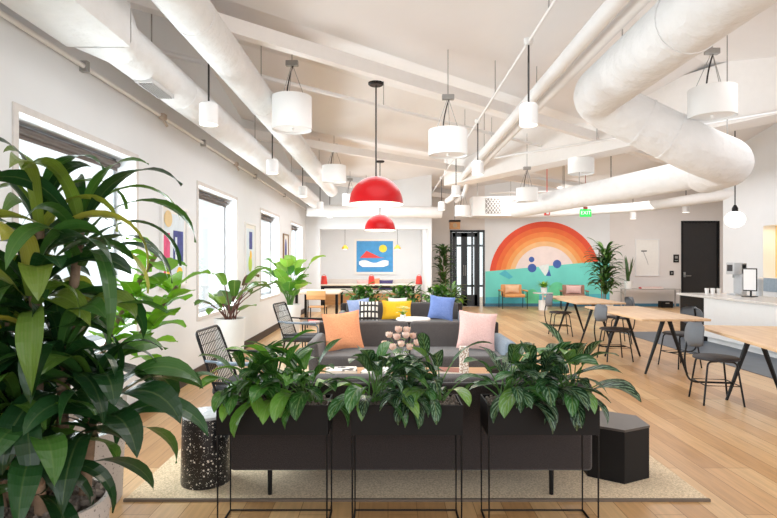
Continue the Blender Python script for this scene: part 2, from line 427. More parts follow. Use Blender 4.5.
b = MB(); b.box(WX, WX + .018, -2, 15.7, 0, .13); struct('baseboard_left', b, BASEB)
b = MB(); b.box(GR, DX0 - .06, BY - .018, BY, 0, .1); struct('baseboard_back', b, mat('blue_grey_skirting', '#3f7590', .5))
b = MB(); b.box(4.78, 7.6, 3.0, 11.2, 0, .006); struct('trim_6', b, TILE)
b = MB(); b.box(-2.45, 1.16, 18.98, 19.0, 0, .12); struct('baseboard_alcove', b, BASEB)

for i, (a, c) in enumerate(WIN):
    w = thing('window_%d' % (i + 1), None, None, (WX, (a + c) / 2, WZ0), kind='structure'); hw = (c - a) / 2; H = WZ1 - WZ0
    b = MB(); x = -.21
    for q in (((-hw, -hw + .05), (0, H)), ((hw - .05, hw), (0, H)), ((-hw, hw), (0, .06)), ((-hw, hw), (H - .06, H))): b.box(x - .03, x + .03, q[0][0], q[0][1], q[1][0], q[1][1])
    b.build('window_frame', mat('window_frame_grey', '#9da3a8', .4), w, 0)
    b = MB(); b.box(x - .004, x + .004, -hw + .05, hw - .05, .06, H - .06); b.build('pane', GLASS, w, 0)
    b = MB(); b.tube([(-.15, -hw + .03, H - .06), (-.15, hw - .03, H - .06)], .03, 10); b.box(-.155, -.15, -hw + .03, hw - .03, H - .12, H - .06)
    b.build('roller_blind', mat('blind_brown', '#5a504a', .7), w)
    b = MB(); 
    for q in ((-hw - .05, -hw, -.05, H + .05), (hw, hw + .05, -.05, H + .05), (-hw, hw, H, H + .05), (-hw, hw, -.05, 0)): b.box(0.0, .012, *q)
    b.build('casing', mat('casing_grey', '#d5d0cc', .6), w, 0)

# glazed doors in the far wall
d = thing('door_1', None, None, ((GL + GR) / 2, BY, 0), kind='structure'); hw = (GR - GL) / 2
b = MB(); b.box(-hw, -hw + .07, -.02, .1, 0, GZ); b.box(hw - .05, hw, -.02, .1, 0, GZ); b.box(-hw, hw, -.02, .1, GZ - .07, GZ); b.box(.33, .40, -.02, .1, 0, GZ); b.build('door_frame', DFRAME, d, 0)
for x0, x1 in ((-hw + .08, -.1), (-.1, .33)):
    b = MB(); b.box(x0, x0 + .1, 0, .05, .01, GZ - .08); b.box(x1 - .1, x1, 0, .05, .01, GZ - .08); b.box(x0, x1, 0, .05, GZ - .22, GZ - .08); b.box(x0, x1, 0, .05, .01, .38)
    p = b.build('door_leaf', DFRAME, d, 0)
    b = MB(); b.box(x0 + .1, x1 - .1, .02, .03, .38, GZ - .22); b.build('pane', GLASS, p, 0)
b = MB(); b.box(.40, hw - .05, .02, .03, .0, GZ - .07); b.build('pane', GLASS, d, 0)
b = MB(); b.tube([(-.06, -.03, 1.0), (-.06, -.03, 1.35)], .012); b.tube([(.0 - .12, -.03, 1.0), (-.12, -.03, 1.35)], .012); b.build('handle', STEEL, d)
# window wall of the room beyond the glazed doors
w = thing('window_5', None, None, (2.6, 21.5, 0), kind='structure'); b = MB()
for x in (-1.2, -.55, .1, .75, 1.4): b.box(x - .04, x + .04, -.03, .03, 0, 3)
for z in (.5, 2.1, 3): b.box(-1.2, 1.4, -.03, .03, z - .04, z + .04)
b.build('window_frame', DFRAME, w, 0)
# black door
d = thing('door_2', None, None, ((DX0 + DX1) / 2, BY, 0), kind='structure'); hw = (DX1 - DX0) / 2
b = MB(); b.box(-hw, -hw + .06, -.02, .12, 0, DZ); b.box(hw - .06, hw, -.02, .12, 0, DZ); b.box(-hw + .06, hw - .06, -.02, .12, DZ - .06, DZ); b.build('door_frame', BLACK, d, 0)
b = MB(); b.box(-hw + .06, hw - .06, .02, .07, .01, DZ - .06); b.build('door_leaf', DDOOR, d, 0)
b = MB(); b.tube([(-hw + .12, .02, 1.0), (-hw + .12, -.05, 1.0), (-hw + .3, -.05, 1.0)], .014); b.box(-hw + .09, -hw + .15, .0, .02, .96, 1.12); b.build('handle', STEEL, d)

# ------------------------------------------------------------------ mural
MX, MR = X_(545, BY), 1.81
def zc(py): return CH - (py - 262) / F * BY
cz = zc(277)
k = ['#e8553a', '#f0703f', '#f58a4b', '#f7a55f', '#f9c48c', '#f7e6e2']
kr = [1.0, .895, .81, .72, .64, .555]
mm = [mat('mural_arc_%s' % n, c, .85, var=.05, scale=4) for n, c in zip(('red', 'vermilion', 'orange', 'apricot', 'peach', 'blush'), k)]
mm += [mat('mural_turquoise', '#74ded2', .85, var=.1, scale=1.2), mat('mural_blue', '#4767b4', .85), mat('mural_white', '#eff8f6', .85), mat('mural_teal', '#55bfd0', .85), mat('mural_green', '#68d29c', .85, var=.15, scale=3)]
b = MB(); y = BY
for i in range(6):
    R0, R1 = MR * kr[i], (MR * kr[i + 1] if i < 5 else 0)
    vs = []; n = 48
    for j in range(n + 1):
        a = .0 + PI * j / n; vs += [(MX - R0 * math.cos(a), y - .004, cz + R0 * math.sin(a) * 1.0), (MX - R1 * math.cos(a), y - .004, cz + R1 * math.sin(a))]
    b._a(vs, [[2 * j, 2 * j + 1, 2 * j + 3, 2 * j + 2] for j in range(n)], i)
xl, xr = GR + .02, 7.22
b._a([(xl, y - .006, .1), (xr, y - .006, .1), (xr, y - .006, zc(260.5)), (xl, y - .006, zc(271.5))], [[0, 1, 2, 3]], 6)
b._a([(xl, y - .007, .1), (xr, y - .007, .1), (xr, y - .007, .42), (xl, y - .007, .3)], [[0, 1, 2, 3]], 9)
def disc(px, py, rpx, mi, dy=.008, sx=1):
    c = (X_(px, BY), zc(py)); r = rpx * BY / F
    b._a([(c[0] + r * sx * math.cos(a), y - dy, c[1] + r * math.sin(a)) for a in [2 * PI * j / 24 for j in range(24)]], [list(range(24))], mi)
disc(531.5, 259.5, 2.8, 7); disc(532, 268, 4.3, 7); disc(557, 264, 4.2, 7)
disc(532, 298, 9, 10, .0085, .8); disc(557, 292, 10, 10, .0085, .9)
def tri(pts, mi): b._a([(X_(p[0], BY), y - .009, zc(p[1])) for p in pts], [[0, 1, 2] if len(pts) == 3 else list(range(len(pts)))], mi)
tri([(538, 266), (549, 264), (548, 272), (545, 276)], 8); tri([(546, 276), (551, 276), (549, 269)], 7)
tri([(499, 274), (505, 270), (513, 277), (509, 279)], 9)
tag(b.build('wall_mural', mm, None, 0), 'orange rainbow arch above turquoise field painted across the far wall', 'mural')

# ------------------------------------------------------------------ pictures
def framed(name, label, loc, rz, w, h, shapes, fm=WHITE, cat='picture', mats=None):
    """picture in its own plane: x across, z up, front towards -y"""
    t = thing(name, label, cat, loc, rz)
    b = MB(); f = .03
    for q in ((-w / 2, -w / 2 + f, 0, h), (w / 2 - f, w / 2, 0, h), (-w / 2 + f, w / 2 - f, 0, f), (-w / 2 + f, w / 2 - f, h - f, h)): b.box(q[0], q[1], -.035, 0, q[2], q[3])
    b.build('frame', fm, t, 0)
    b = MB(); b.box(-w / 2 + f, w / 2 - f, -.015, -.002, f, h - f); dz = .0165
    for poly, mi in shapes:
        b._a([(x * w - w / 2, -dz, z * h) for x, z in poly], [list(range(len(poly)))], mi); dz += .001
    b.build('canvas', [PAPER] + (mats or []), t, 0); return t
def ell(cx, cz_, rx, rz_, n=24): return [(cx + rx * math.cos(2 * PI * i / n), cz_ + rz_ * math.sin(2 * PI * i / n)) for i in range(n)]
def rect(x0, z0, x1, z1): return [(x0, z0), (x1, z0), (x1, z1), (x0, z1)]
AY = 18.99
p = at(375, 274.5, AY)
framed('framed_painting', 'framed painting of red mountain, yellow sun and white cloud on blue', (p.x, AY, p.z), 0, 42 * AY / F, 36 * AY / F,
       [(rect(.06, .07, .93, .93), 1), ([(.14, .46), (.3, .66), (.37, .62), (.48, .56), (.62, .48), (.74, .46)], 2), (ell(.69, .72, .095, .105), 3),
        ([(.12, .28)] + [(.12 + .7 * t, .36 + .04 * math.sin(t * 9)) for t in [i / 10 for i in range(11)]] + [(.82, .26), (.7, .21), (.2, .21)], 4), (rect(.1, .5, .13, .75), 1)],
       WHITE, 'painting', [mat('paint_sky_blue', '#3f95d3', .6, var=.12, scale=5), mat('paint_red', '#e3403a', .6), mat('paint_yellow', '#e8d83a', .6), mat('paint_white', '#f6f7f8', .6)])
abm = [mat('paint_pink', '#d9477b', .6, var=.2), mat('paint_navy', '#2f3a86', .6, var=.3, scale=20), mat('paint_gold', '#eebd2c', .6), mat('paint_pale', '#d9e5ee', .6), mat('paint_beige', '#e0c48f', .6), mat('paint_light_green', '#b9d64a', .6)]
framed('abstract_painting', 'abstract pink, navy and yellow painting between the first two windows', (WX, 6.0, 1.17), -PI / 2 + PI, .72, .9,
       [(rect(.12, .1, .9, .9), 4), (rect(.1, .1, .33, .66), 1), (rect(.45, .3, .85, .7), 2), (rect(.52, .2, .6, .62), 4), (ell(.7, .17, .12, .08), 3), (ell(.22, .14, .1, .06), 3), (ell(.25, .83, .15, .1), 5)], WHITE, 'painting', abm)
framed('pale_abstract_painting', 'narrow white painting with yellow-green touches between second and third window', (WX, 9.3, 1.12), PI / 2, .7, 1.0,
       [(rect(.15, .1, .85, .9), 4), (rect(.4, .55, .7, .85), 2), (ell(.5, .3, .18, .14), 6), (ell(.55, .45, .1, .08), 3)], WHITE, 'painting', abm)
framed('blue_abstract_painting', 'small painting with a blue stroke between third and fourth window', (WX, 12.55, 1.25), PI / 2, .6, .85,
       [(ell(.5, .5, .2, .38), 2), (rect(.3, .1, .7, .3), 4)], mat('frame_oak', '#8a6a48', .5), 'painting', abm)
p = at(647, 276, BY)
framed('line_drawing_print', 'white framed line drawing on the wall above the slim console', (p.x, BY, p.z), 0, 24 * BY / F, 37 * BY / F,
       [(rect(.25, .66, .48, .69), 1), ([(.32, .66), (.35, .66), (.5, .42), (.47, .42)], 2), ([(.47, .42), (.5, .42), (.55, .3), (.53, .3)], 2)], WHITE, 'picture', [BLACK, mat('pencil_grey', '#b4b0ad', .7)])
def plaque(label, px, py, wpx, hpx, m, cat='sign', name='door_sign', mark=True):
    p = at(px, py, BY); w, h = wpx * BY / F, hpx * BY / F
    t = thing(name, label, cat, (p.x, BY, p.z)); b = MB(); b.box(-w / 2, w / 2, -.02, 0, -h / 2, h / 2, .004); b.build('plate', m, t, 0)
    b = MB()
    if mark: b.box(-w * .25, w * .25, -.024, -.02, 0, h * .3); b.box(-w * .3, w * .3, -.024, -.02, -h * .3, -h * .2)
    else: b.box(-w * .15, w * .15, -.024, -.02, -h * .2, h * .2)
    b.build('symbol' if mark else 'switch_rocker', STEEL, t, 0)
plaque('small black wall sign with pale symbol left of black door', 676, 258.5, 5.5, 8, BLACK)
plaque('black light switch below the sign beside black door', 671.5, 273, 4, 4.5, BLACK, 'switch', 'light_switch', False)
# wall socket under the first window
t = thing('power_outlet', 'dark power outlet low on the left wall behind the leafy plant', 'outlet', (WX, 4.97 + .3, .36)); b = MB(); b.box(0, .012, -.04, .04, -.06, .06, .003); b.build('plate', BLACK, t, 0)
b = MB(); b.box(.012, .015, -.015, .015, -.035, .035); b.build('socket', STEEL, t, 0)

# ------------------------------------------------------------------ ducts and pipes overhead
def hang(t, pts, m=STEEL):
    for x, y, z0, z1 in pts: b = MB(); b.tube([(x, y, z0), (x, y, z1)], .006, 6); b.build('hanger_rod', m, t)
def pipe(name, label, pts, r, m, cat, seg=20, rods=(), fil=0, bands=0):
    t = thing(name, label, cat, (0, 0, 0)); P = fillet(pts, fil, 7) if fil else [Vector(p) for p in pts]
    b = MB(); b.tube(P, r, seg); b.build('run', m, t, 50)
    if bands:
        for i in range(len(pts) - 1):
            a, c = Vector(pts[i]), Vector(pts[i + 1]); n = max(1, int((c - a).length / bands))
            for k in range(n):
                q = a.lerp(c, (k + .5) / n); d = (c - a).normalized() * .02; b = MB(); b.tube([q - d, q + d], r * 1.025, seg); b.build('joint_band', m, t, 50)
    hang(t, rods); return t
pipe('round_duct', 'long white round duct running above the lounge, left of the red lamps', [(-1.48, -1.5, 3.33), (-1.48, 14.2, 3.33)], .165, DUCTW, 'duct', 28, [(-1.48, y, 3.48, 4.1) for y in (3.2, 6.3, 9.0, 11.6)], bands=2.2)
t = pipe('wall_duct', 'white duct high on the window wall, boxy at near end with air grille', [(-1.97, 3.95, 3.06), (-1.97, 15.5, 3.06)], .165, DUCTW, 'duct', 28, [(-1.97, y, 3.2, 4.15) for y in (4.5, 8.0, 11.0)], bands=2.0)
b = MB(); b.box(-2.2, -1.76, -1.5, 3.7, 2.92, 3.22, .01); b.build('box_section', DUCTW, t, 30)
b = MB(); prof = []
vs = []; n = 24
for j in range(n):
    a = 2 * PI * j / n + PI / n; cx, sy = math.cos(a), math.sin(a); q = 1 / max(abs(cx), abs(sy))
    vs.append((-1.98 + .22 * cx * q, 3.7, 3.07 + .15 * sy * q))
for j in range(n):
    a = 2 * PI * j / n + PI / n; vs.append((-1.97 + .165 * math.cos(a), 3.96, 3.06 + .165 * math.sin(a)))
b._a(vs, [[j, (j + 1) % n, n + (j + 1) % n, n + j] for j in range(n)]); b.build('transition', DUCTW, t, 50)
b = MB(); b.box(-2.02, -1.88, 4.3, 4.75, 2.885, 2.92)
for i in range(6): b.box(-2.0 + i * .02, -1.99 + i * .02, 4.33, 4.72, 2.875, 2.886, mi=1)
b.build('air_grille', [mat('grille_grey', '#c7c6c5', .5), mat('grille_dark', '#9a9896', .5)], t, 0)
t = pipe('wall_conduit', 'thin white conduit run along the top of the window wall', [(-2.36, -1.5, 2.97), (-2.36, 15.6, 2.97)], .02, PIPEW, 'pipe', 10)
for y in (4.2, 6.9, 9.6, 12.3): b = MB(); b.box(WX, -2.33, y - .02, y + .02, 2.93, 3.01); b.build('clip', STEEL, t, 0)
for y in (5.6, 8.3): b = MB(); b.box(-2.37, -2.31, y - .03, y + .06, 2.93, 2.99, .01); b.tube([(-2.34, y, 2.94), (-2.3, y + .03, 2.86)], .014); b.build('sprinkler_elbow', mat('elbow_beige', '#b7a797', .5), t)
pipe('white_pipe', 'thick white pipe of the pair running down the ceiling, left one', [(1.71, -1.5, 3.4), (1.71, 13.0, 3.4), (1.66, 13.6, 3.1), (1.6, 14.6, 3.1)], .072, PIPEW, 'pipe', 18, [(1.71, y, 3.46, 4.1) for y in (3.6, 6.6, 9.6)], .4, 2.6)
pipe('white_pipe', 'thinner white pipe of the pair, right beside the big duct', [(1.90, -1.5, 3.42), (1.90, 12.8, 3.42), (1.88, 13.3, 3.1), (1.85, 14.6, 3.1)], .058, PIPEW, 'pipe', 18, [(1.90, y, 3.46, 4.1) for y in (6.9, 9.9)], .4, 3.1)
pipe('lighting_conduit', 'thin white conduit carrying the right row of small pendants', [(1.31, -1.0, 3.5), (1.31, 16.6, 3.5)], .014, PIPEW, 'pipe', 8, [(1.31, y, 3.5, 4.05) for y in (4.4, 6.6, 9.2, 12)])
pipe('elbow_duct', 'huge white wrapped duct with elbows filling the upper right ceiling', [(2.3, -1.5, 3.22), (2.3, 5.75, 3.22), (3.55, 5.95, 2.58), (4.3, 6.2, 2.62), (4.3, 7.05, 2.62), (3.75, 8.1, 2.62), (2.75, 11.6, 2.62)], [.0] , DUCTW, 'duct') if False else None
t = thing('elbow_duct', 'huge white wrapped duct with elbows filling the upper right ceiling', 'duct')
EA, EB = Vector((2.22, 5.9, 3.24)), Vector((3.40, 5.8, 2.62))
b = MB(); P = fillet([(2.22, -1.5, 3.24), EA, EB, (3.86, 6.05, 2.56), (4.12, 7.0, 2.6)], .3, 7); b.tube(P, .255, 28); b.build('main_run', DUCTW, t, 55)
b = MB(); P = fillet([(4.02, 6.6, 2.6), (4.05, 7.2, 2.62), (2.8, 11.8, 2.62)], .3, 6); b.tube(P, .2, 24); b.build('branch_run', DUCTW, t, 55)
for q, r in (((2.22, 1.8, 3.24), .262), ((2.22, 4.0, 3.24), .262)): b = MB(); b.tube([Vector(q) - Vector((0, .03, 0)), Vector(q) + Vector((0, .03, 0))], r, 28); b.build('joint_band', DUCTW, t, 50)
for k in (.45, .7): q = EA.lerp(EB, k); d_ = (EB - EA).normalized() * .012; b = MB(); b.tube([q - d_, q + d_], .262, 28); b.build('joint_band', DUCTW, t, 50)
hang(t, [(2.3, 3.0, 3.45, 4.1), (2.3, 5.3, 3.45, 4.0), (3.8, 6.05, 2.8, 4.1), (3.4, 9.6, 2.8, 4.1)])
pipe('white_pipe', 'large white pipe crossing above the counter and black door', [(9.2, 8.0, 3.0), (7.9, 11.2, 2.98), (7.0, 14.8, 2.96), (4.6, 16.9, 2.96), (2.9, 17.1, 2.96)], .13, PIPEW, 'pipe', 20, [(7.9, 11.2, 3.1, 4.1)], .6, 2.5)
pipe('brace_pipe', 'thin white pipe slanting across the ceiling behind first beam', [bay(5.85, .8, 3.66), bay(5.85, 9.5, 3.66)], .028, PIPEW, 'pipe', 10, [tuple(bay(5.85, 5, 0))[:2] + (3.66, 4.05)])
pipe('sprinkler_pipe', 'thin white sprinkler pipe crossing toward the elbow duct', [(1.9, 9.6, 3.3), (6.2, 5.2, 3.3)], .02, PIPEW, 'pipe', 8, [(3.2, 8.27, 3.3, 4.1)])
pipe('sprinkler_pipe', 'thin white sprinkler pipe high above the rainbow wall', [(2.5, 13.3, 3.15), (8.5, 12.2, 3.15)], .022, PIPEW, 'pipe', 8, [(4.2, 13.0, 3.15, 4.0)])
pipe('round_duct', 'white duct crossing the ceiling above the alcove front', [(-2.2, 14.6, 2.85), (1.5, 15.3, 2.85)], .16, DUCTW, 'duct', 22, [(-.6, 14.9, 3.1, 4.0)], bands=1.6)
False and pipe('round_duct', 'white duct crossing over the rainbow wall top', [(2.9, 16.9, 2.98), (7.2, 16.5, 3.0)], .11, DUCTW, 'duct', 22, [(5, 16.7, 3.1, 4.0)], bands=1.6)
# air handler with a lattice guard, above the glazed doors
p = at(497, 216, 15.0); t = thing('air_handler', 'white ceiling air handler with diamond lattice guard', 'air unit', (p.x, 15.0, p.z))
b = MB(); b.box(-.68, .6, 0, .6, 0, .55, .01); b.build('casing', WHITE, t, 0)
b = MB(); b.box(-.32, .12, -.012, 0, .06, .5); b.build('dark_opening', mat('opening_grey', '#8b8681', .8), t, 0)
b = MB()
for k in range(-5, 9):
    for sgn in (1, -1):
        x0 = -.32 + k * .09; pts = []
        for i in range(9):
            z = .06 + .055 * i; x = x0 + sgn * (z - .06) * .75 + (.0 if sgn > 0 else .33)
            if -.33 <= x <= .13: pts.append((x, -.016, z))
        if len(pts) > 1: b.tube([pts[0], pts[-1]], .008, 5)
b.build('lattice_guard', WHITE, t)
b = MB(); b.box(.2, .55, -.01, 0, .08, .48); b.build('vent_plate', mat('vent_plate_grey', '#dcd8d4', .6), t, 0)
b = MB(); [b.tube([(x, .3, .55), (x, .3, 1.5)], .008, 6) for x in (-.5, .45)]; b.build('hanger_rod', STEEL, t)
# small wooden box above the glazed doors
p = at(455, 229, 16.6); t = thing('speaker_box', 'small wooden speaker box hung above the glazed doors', 'speaker', (p.x, 16.6, p.z))
b = MB(); b.box(-.16, .16, 0, .2, 0, .22, .01); b.build('cabinet', CHAIRW, t, 0); b = MB(); b.box(-.17, .17, -.01, .21, .22, .28); b.build('bracket', BLACK, t, 0)
b = MB(); b.tube([(0, .1, .28), (0, .1, 1.6)], .012, 6); b.build('hanger_rod', STEEL, t)
b = MB(); b.lathe([(.07, 0), (.07, .01)], 16); b.v = [Vector((v.x, -.012 + v.z * .5, v.y + .11)) for v in b.v]; b.build('speaker_cone', mat('cone_beige', '#b8a488', .8), t)

def textmesh(txt, size, name, m, parent, loc, rot):
    cu = bpy.data.curves.new(name, 'FONT'); cu.body = txt; cu.size = size; cu.align_x = 'CENTER'; cu.align_y = 'CENTER'; cu.extrude = .002
    o = bpy.data.objects.new(name + '_tmp', cu); C.objects.link(o); dg = bpy.context.evaluated_depsgraph_get()
    me = bpy.data.meshes.new_from_object(o.evaluated_get(dg)); bpy.data.objects.remove(o)
    me.materials.clear(); me.materials.append(m); q = bpy.data.objects.new(name, me); C.objects.link(q); q.parent = parent; q.location = loc; q.rotation_euler = rot; return q
p = at(585.5, 213, 14.0); t = thing('exit_sign', 'glowing green exit sign hung from the ceiling before rainbow wall', 'exit sign', (p.x, 14.0, p.z))
b = MB(); b.box(-.15, .15, -.02, .02, -.1, .1, .006); b.build('sign_panel', mat('exit_green', '#2fd05a', .5, emit=.7), t, 0)
textmesh('EXIT', .13, 'lettering', mat('exit_white', '#eafff0', .5, emit=.8), t, (0, -.023, 0), (PI / 2, 0, 0))
b = MB(); b.box(-.05, .05, -.03, .03, .1, .16, .005); b.tube([(0, 0, .16), (0, 0, 1.2)], .008, 6); b.build('mount', mat('mount_red_brown', '#a43a2e', .5), t)
p = at(547, 212, 13.0); t = thing('fire_alarm', 'small red fire alarm hanging near the exit sign', 'alarm', (p.x, 13.0, p.z))
b = MB(); b.box(-.06, .06, -.05, .05, -.08, .08, .01); b.build('alarm_body', REDP, t); b = MB(); b.box(-.03, .03, -.058, -.05, -.06, 0); b.build('strobe', WHITE, t, 0)
b = MB(); b.tube([(0, 0, .08), (0, 0, 1.45)], .01, 6); b.build('drop_pipe', REDP, t)

# ------------------------------------------------------------------ pendant lights
def spendant(label, x, y, top, group, zb=2.72, r=.085, h=.2):
    t = thing('pendant_light', label, 'pendant light', (x, y, zb), 0, group)
    b = MB(); b.lathe([(r, 0.004), (r, h - .015), (r - .015, h)], 24, cap0=False); b.build('shade', WHITE, t)
    b = MB(); b.lathe([(r - .006, .0), (r - .006, .004)], 24); b.build('diffuser', DIFF, t, 0)
    b = MB(); b.tube([(0, 0, h), (0, 0, top - zb)], .009, 8); b.build('cord', CORDB, t)
    b = MB(); b.lathe([(.03, 0), (.045, .03), (.045, .06)], 16, (0, 0, top - zb - .05)); b.build('ceiling_cap', WHITE, t)
    return t
ORD = ['nearest', 'second from the camera', 'third from the camera', 'fourth from the camera', 'farthest']
for i, y in enumerate((5.0, 7.75, 10.5, 13.2, 16.0 - .6)):
    top = 4.0 if i else 3.95
    spendant('small white cylinder pendant in the left row along the windows, %s' % ORD[i], -1.66, y, 3.6 if i else 3.6, 'small pendants, left row')
for i, y in enumerate((5.03, 7.88, 10.4, 13.2)):
    spendant('small white cylinder pendant hung from the conduit right of red lamps, %s' % (ORD[i] if i < 3 else 'farthest'), 1.31, y, 3.52, 'small pendants on the conduit')
for lab, px, py, Y in (('small white cylinder pendant above the row of oak tables', 611, 197, 10.55), ('small white cylinder pendant left of the exit sign', 564, 209, 12.94),
                       ('small white cylinder pendant in front of black door', 686, 212.5, 13.6), ('small white cylinder pendant before wall right of rainbow', 633, 219, 15.9)):
    p = at(px, py, Y); spendant(lab, p.x, Y, 3.9, 'small pendants on the right', p.z)
spendant('small white cylinder pendant cut by top edge, below the huge duct', 1.62, 2.86, 2.98, 'small pendants on the right', 2.785, h=.12) if False else None

def drum(label, px, py, Y, r, h, top, cord=True):
    p = at(px, py, Y); t = thing('drum_pendant', label, 'pendant light', p, 0, 'white drum pendants'); k = h / 2
    b = MB(); b.lathe([(r, -k), (r, k), (r - .008, k), (r - .008, -k)], 40, cap0=False, cap1=False); b.build('drum_shade', SHADE, t)
    b = MB(); b.lathe([(r - .012, -k + .02), (r - .012, -k + .03)], 32); b.lathe([(.015, -k - .01), (.015, -k + .02)], 10); b.build('diffuser', SHADE, t, 30)
    jz = k + .38
    b = MB()
    for a in (0.5, 2.6, 4.7): b.tube([(r * .75 * math.cos(a), r * .75 * math.sin(a), k - .02), (0, 0, jz)], .004, 5)
    for a in (0.5, 2.6, 4.7): b.tube([(r * .99 * math.cos(a), r * .99 * math.sin(a), k - .02), (0, 0, k - .02)], .005, 5)
    b.build('suspension_wire', STEEL, t)
    b = MB(); b.tube(arc((-.06, 0, k - .02), (-.05, 0, k + .2), (.02, 0, jz)), .008, 6); b.build('cord', CORDB, t)
    b = MB(); b.box(-.07, .07, -.03, .03, jz - .03, jz + .03, .006); b.tube([(0, 0, jz), (0, 0, top - p.z)], .006, 6); b.build('junction_box', STEEL, t, 0)
    return t
drum('white drum pendant high at left, nearest on that side', 292, 113.5, 6.1, .222, .37, 4.08)
drum('white drum pendant right of red lamps, beneath the first beam', 448, 143, 6.2, .222, .29, 3.93)
drum('white drum pendant left of red lamps, smaller and farther', 334, 174, 10.1, .225, .3, 3.95)
drum('white drum pendant at far right under the huge duct', 712, 103, 5.5, .222, .29, 4.0)
drum('white drum pendant behind the duct elbow', 581, 166, 9.7, .225, .28, 3.9)
drum('white drum pendant above the rainbow, small and far', 527, 195, 10.3, .2, .26, 3.9)
drum('farthest white drum pendant, above the framed red mountain painting', 350, 200, 14.0, .2, .3, 3.8)
drum('white drum pendant above the alcove right end, far back', 463, 211, 13.4, .2, .26, 3.8)

def dome(label, px, py, Y, r, top):
    p = at(px, py, Y); t = thing('red_dome_pendant', label, 'pendant light', p, 0, 'red dome pendants')
    prof = [(r * math.cos(a), r * 1.02 * math.sin(a)) for a in [PI / 2 * i / 14 for i in range(15)]]; prof[-1] = (.012, prof[-1][1])
    b = MB(); b.lathe(prof, 48, cap0=False); b.build('shade', REDL, t, 60)
    b = MB(); b.lathe([(x * .985, z * .985 - .001) for x, z in prof], 48, cap0=False, cap1=False); b.lathe([(r * 1.0, -.006), (r, .0), (r * .97, 0), (r * .97, -.006)], 48, cap0=False, cap1=False); b.build('shade_lining', LAMPIN, t, 60)
    b = MB(); b.lathe([(.02, 0), (.06, .04), (.07, .1), (.05, .15), (.02, .18)], 16, (0, 0, .08)); b.build('bulb', DIFF, t)
    b = MB(); b.tube([(0, 0, r), (0, 0, top - p.z)], .009, 8); b.build('cord', CORDB, t)
    b = MB(); b.lathe([(.075, 0), (.09, .012), (.09, .03)], 24, (0, 0, top - p.z - .03)); b.build('ceiling_canopy', BLACK, t)
    li = bpy.data.lights.new('lamp_glow', 'POINT'); li.energy = 14; li.color = (1, .86, .68); li.shadow_soft_size = .06; lo = bpy.data.objects.new('lamp_glow', li); C.objects.link(lo); lo.parent = t; lo.location = (0, 0, .02)
    return t
dome('glossy red dome pendant in the foreground, larger in view', 376, 204, 6.18, .31, 3.5)
dome('glossy red dome pendant behind the first, smaller in view', 380, 230, 10.96, .31, 3.5)
for lab, px in (('small brass pendant left of the framed mountain painting', 345), ('small brass pendant right of the framed mountain painting', 397.5)):
    p = at(px, 249, 17.4); t = thing('brass_pendant', lab, 'pendant light', p, 0, 'brass pendants in the alcove')
    b = MB(); b.lathe([(.11, 0), (.1, .05), (.06, .1), (.02, .13)], 24, cap0=False); b.build('shade', BRASS, t); b = MB(); b.tube([(0, 0, .12), (0, 0, 2.66 - p.z)], .006, 6); b.build('cord', CORDB, t)
    b = MB(); b.lathe([(.01, 0), (.05, -.02), (.06, .03), (.02, .07)], 16); b.build('bulb', DIFF, t)
p = at(735, 219.5, 9.65); t = thing('globe_pendant', 'round white glowing globe pendant above the counter', 'pendant light', p)
b = MB(); b.lathe([(.165 * math.sin(a) + .001, -.15 * math.cos(a)) for a in [PI * i / 16 for i in range(17)]], 32); b.build('globe', GLOBE, t, 60)
b = MB(); b.tube([(0, 0, .2), (0, 0, 3.9 - p.z)], .01, 8); b.build('cord', CORDB, t); b = MB(); b.lathe([(.05, .14), (.05, .2), (.02, .26)], 16); b.build('socket', BLACK, t)

# ------------------------------------------------------------------ furniture builders
def pillow_mb(w, h, t, n=14):
    m = MB(); vs = []; fs = []
    for sgn in (1, -1):
        for i in range(n + 1):
            for j in range(n + 1):
                x = -1 + 2 * i / n; z = -1 + 2 * j / n
                k = ((1 - abs(x) ** 2.2) * (1 - abs(z) ** 2.2)) ** .55
                px = x * (1 - .09 * (1 - z * z)); pz = z * (1 - .09 * (1 - x * x))
                vs.append((px * w / 2, -sgn * k * t / 2 + .006 * math.sin(x * 5 + z * 3), pz * h / 2))
    q = (n + 1) ** 2
    for s_ in range(2):
        for i in range(n):
            for j in range(n):
                a = s_ * q + i * (n + 1) + j; f = [a, a + n + 1, a + n + 2, a + 1]; fs.append(f if s_ == 0 else f[::-1])
    m._a(vs, fs); return m
def pillow(label, m, w, h, t, loc, rot, name='throw_pillow', group=None):
    o = pillow_mb(w, h, t).build(name, m, None, 80); o.location = loc; o.rotation_euler = rot
    return tag(o, label, 'pillow', group)

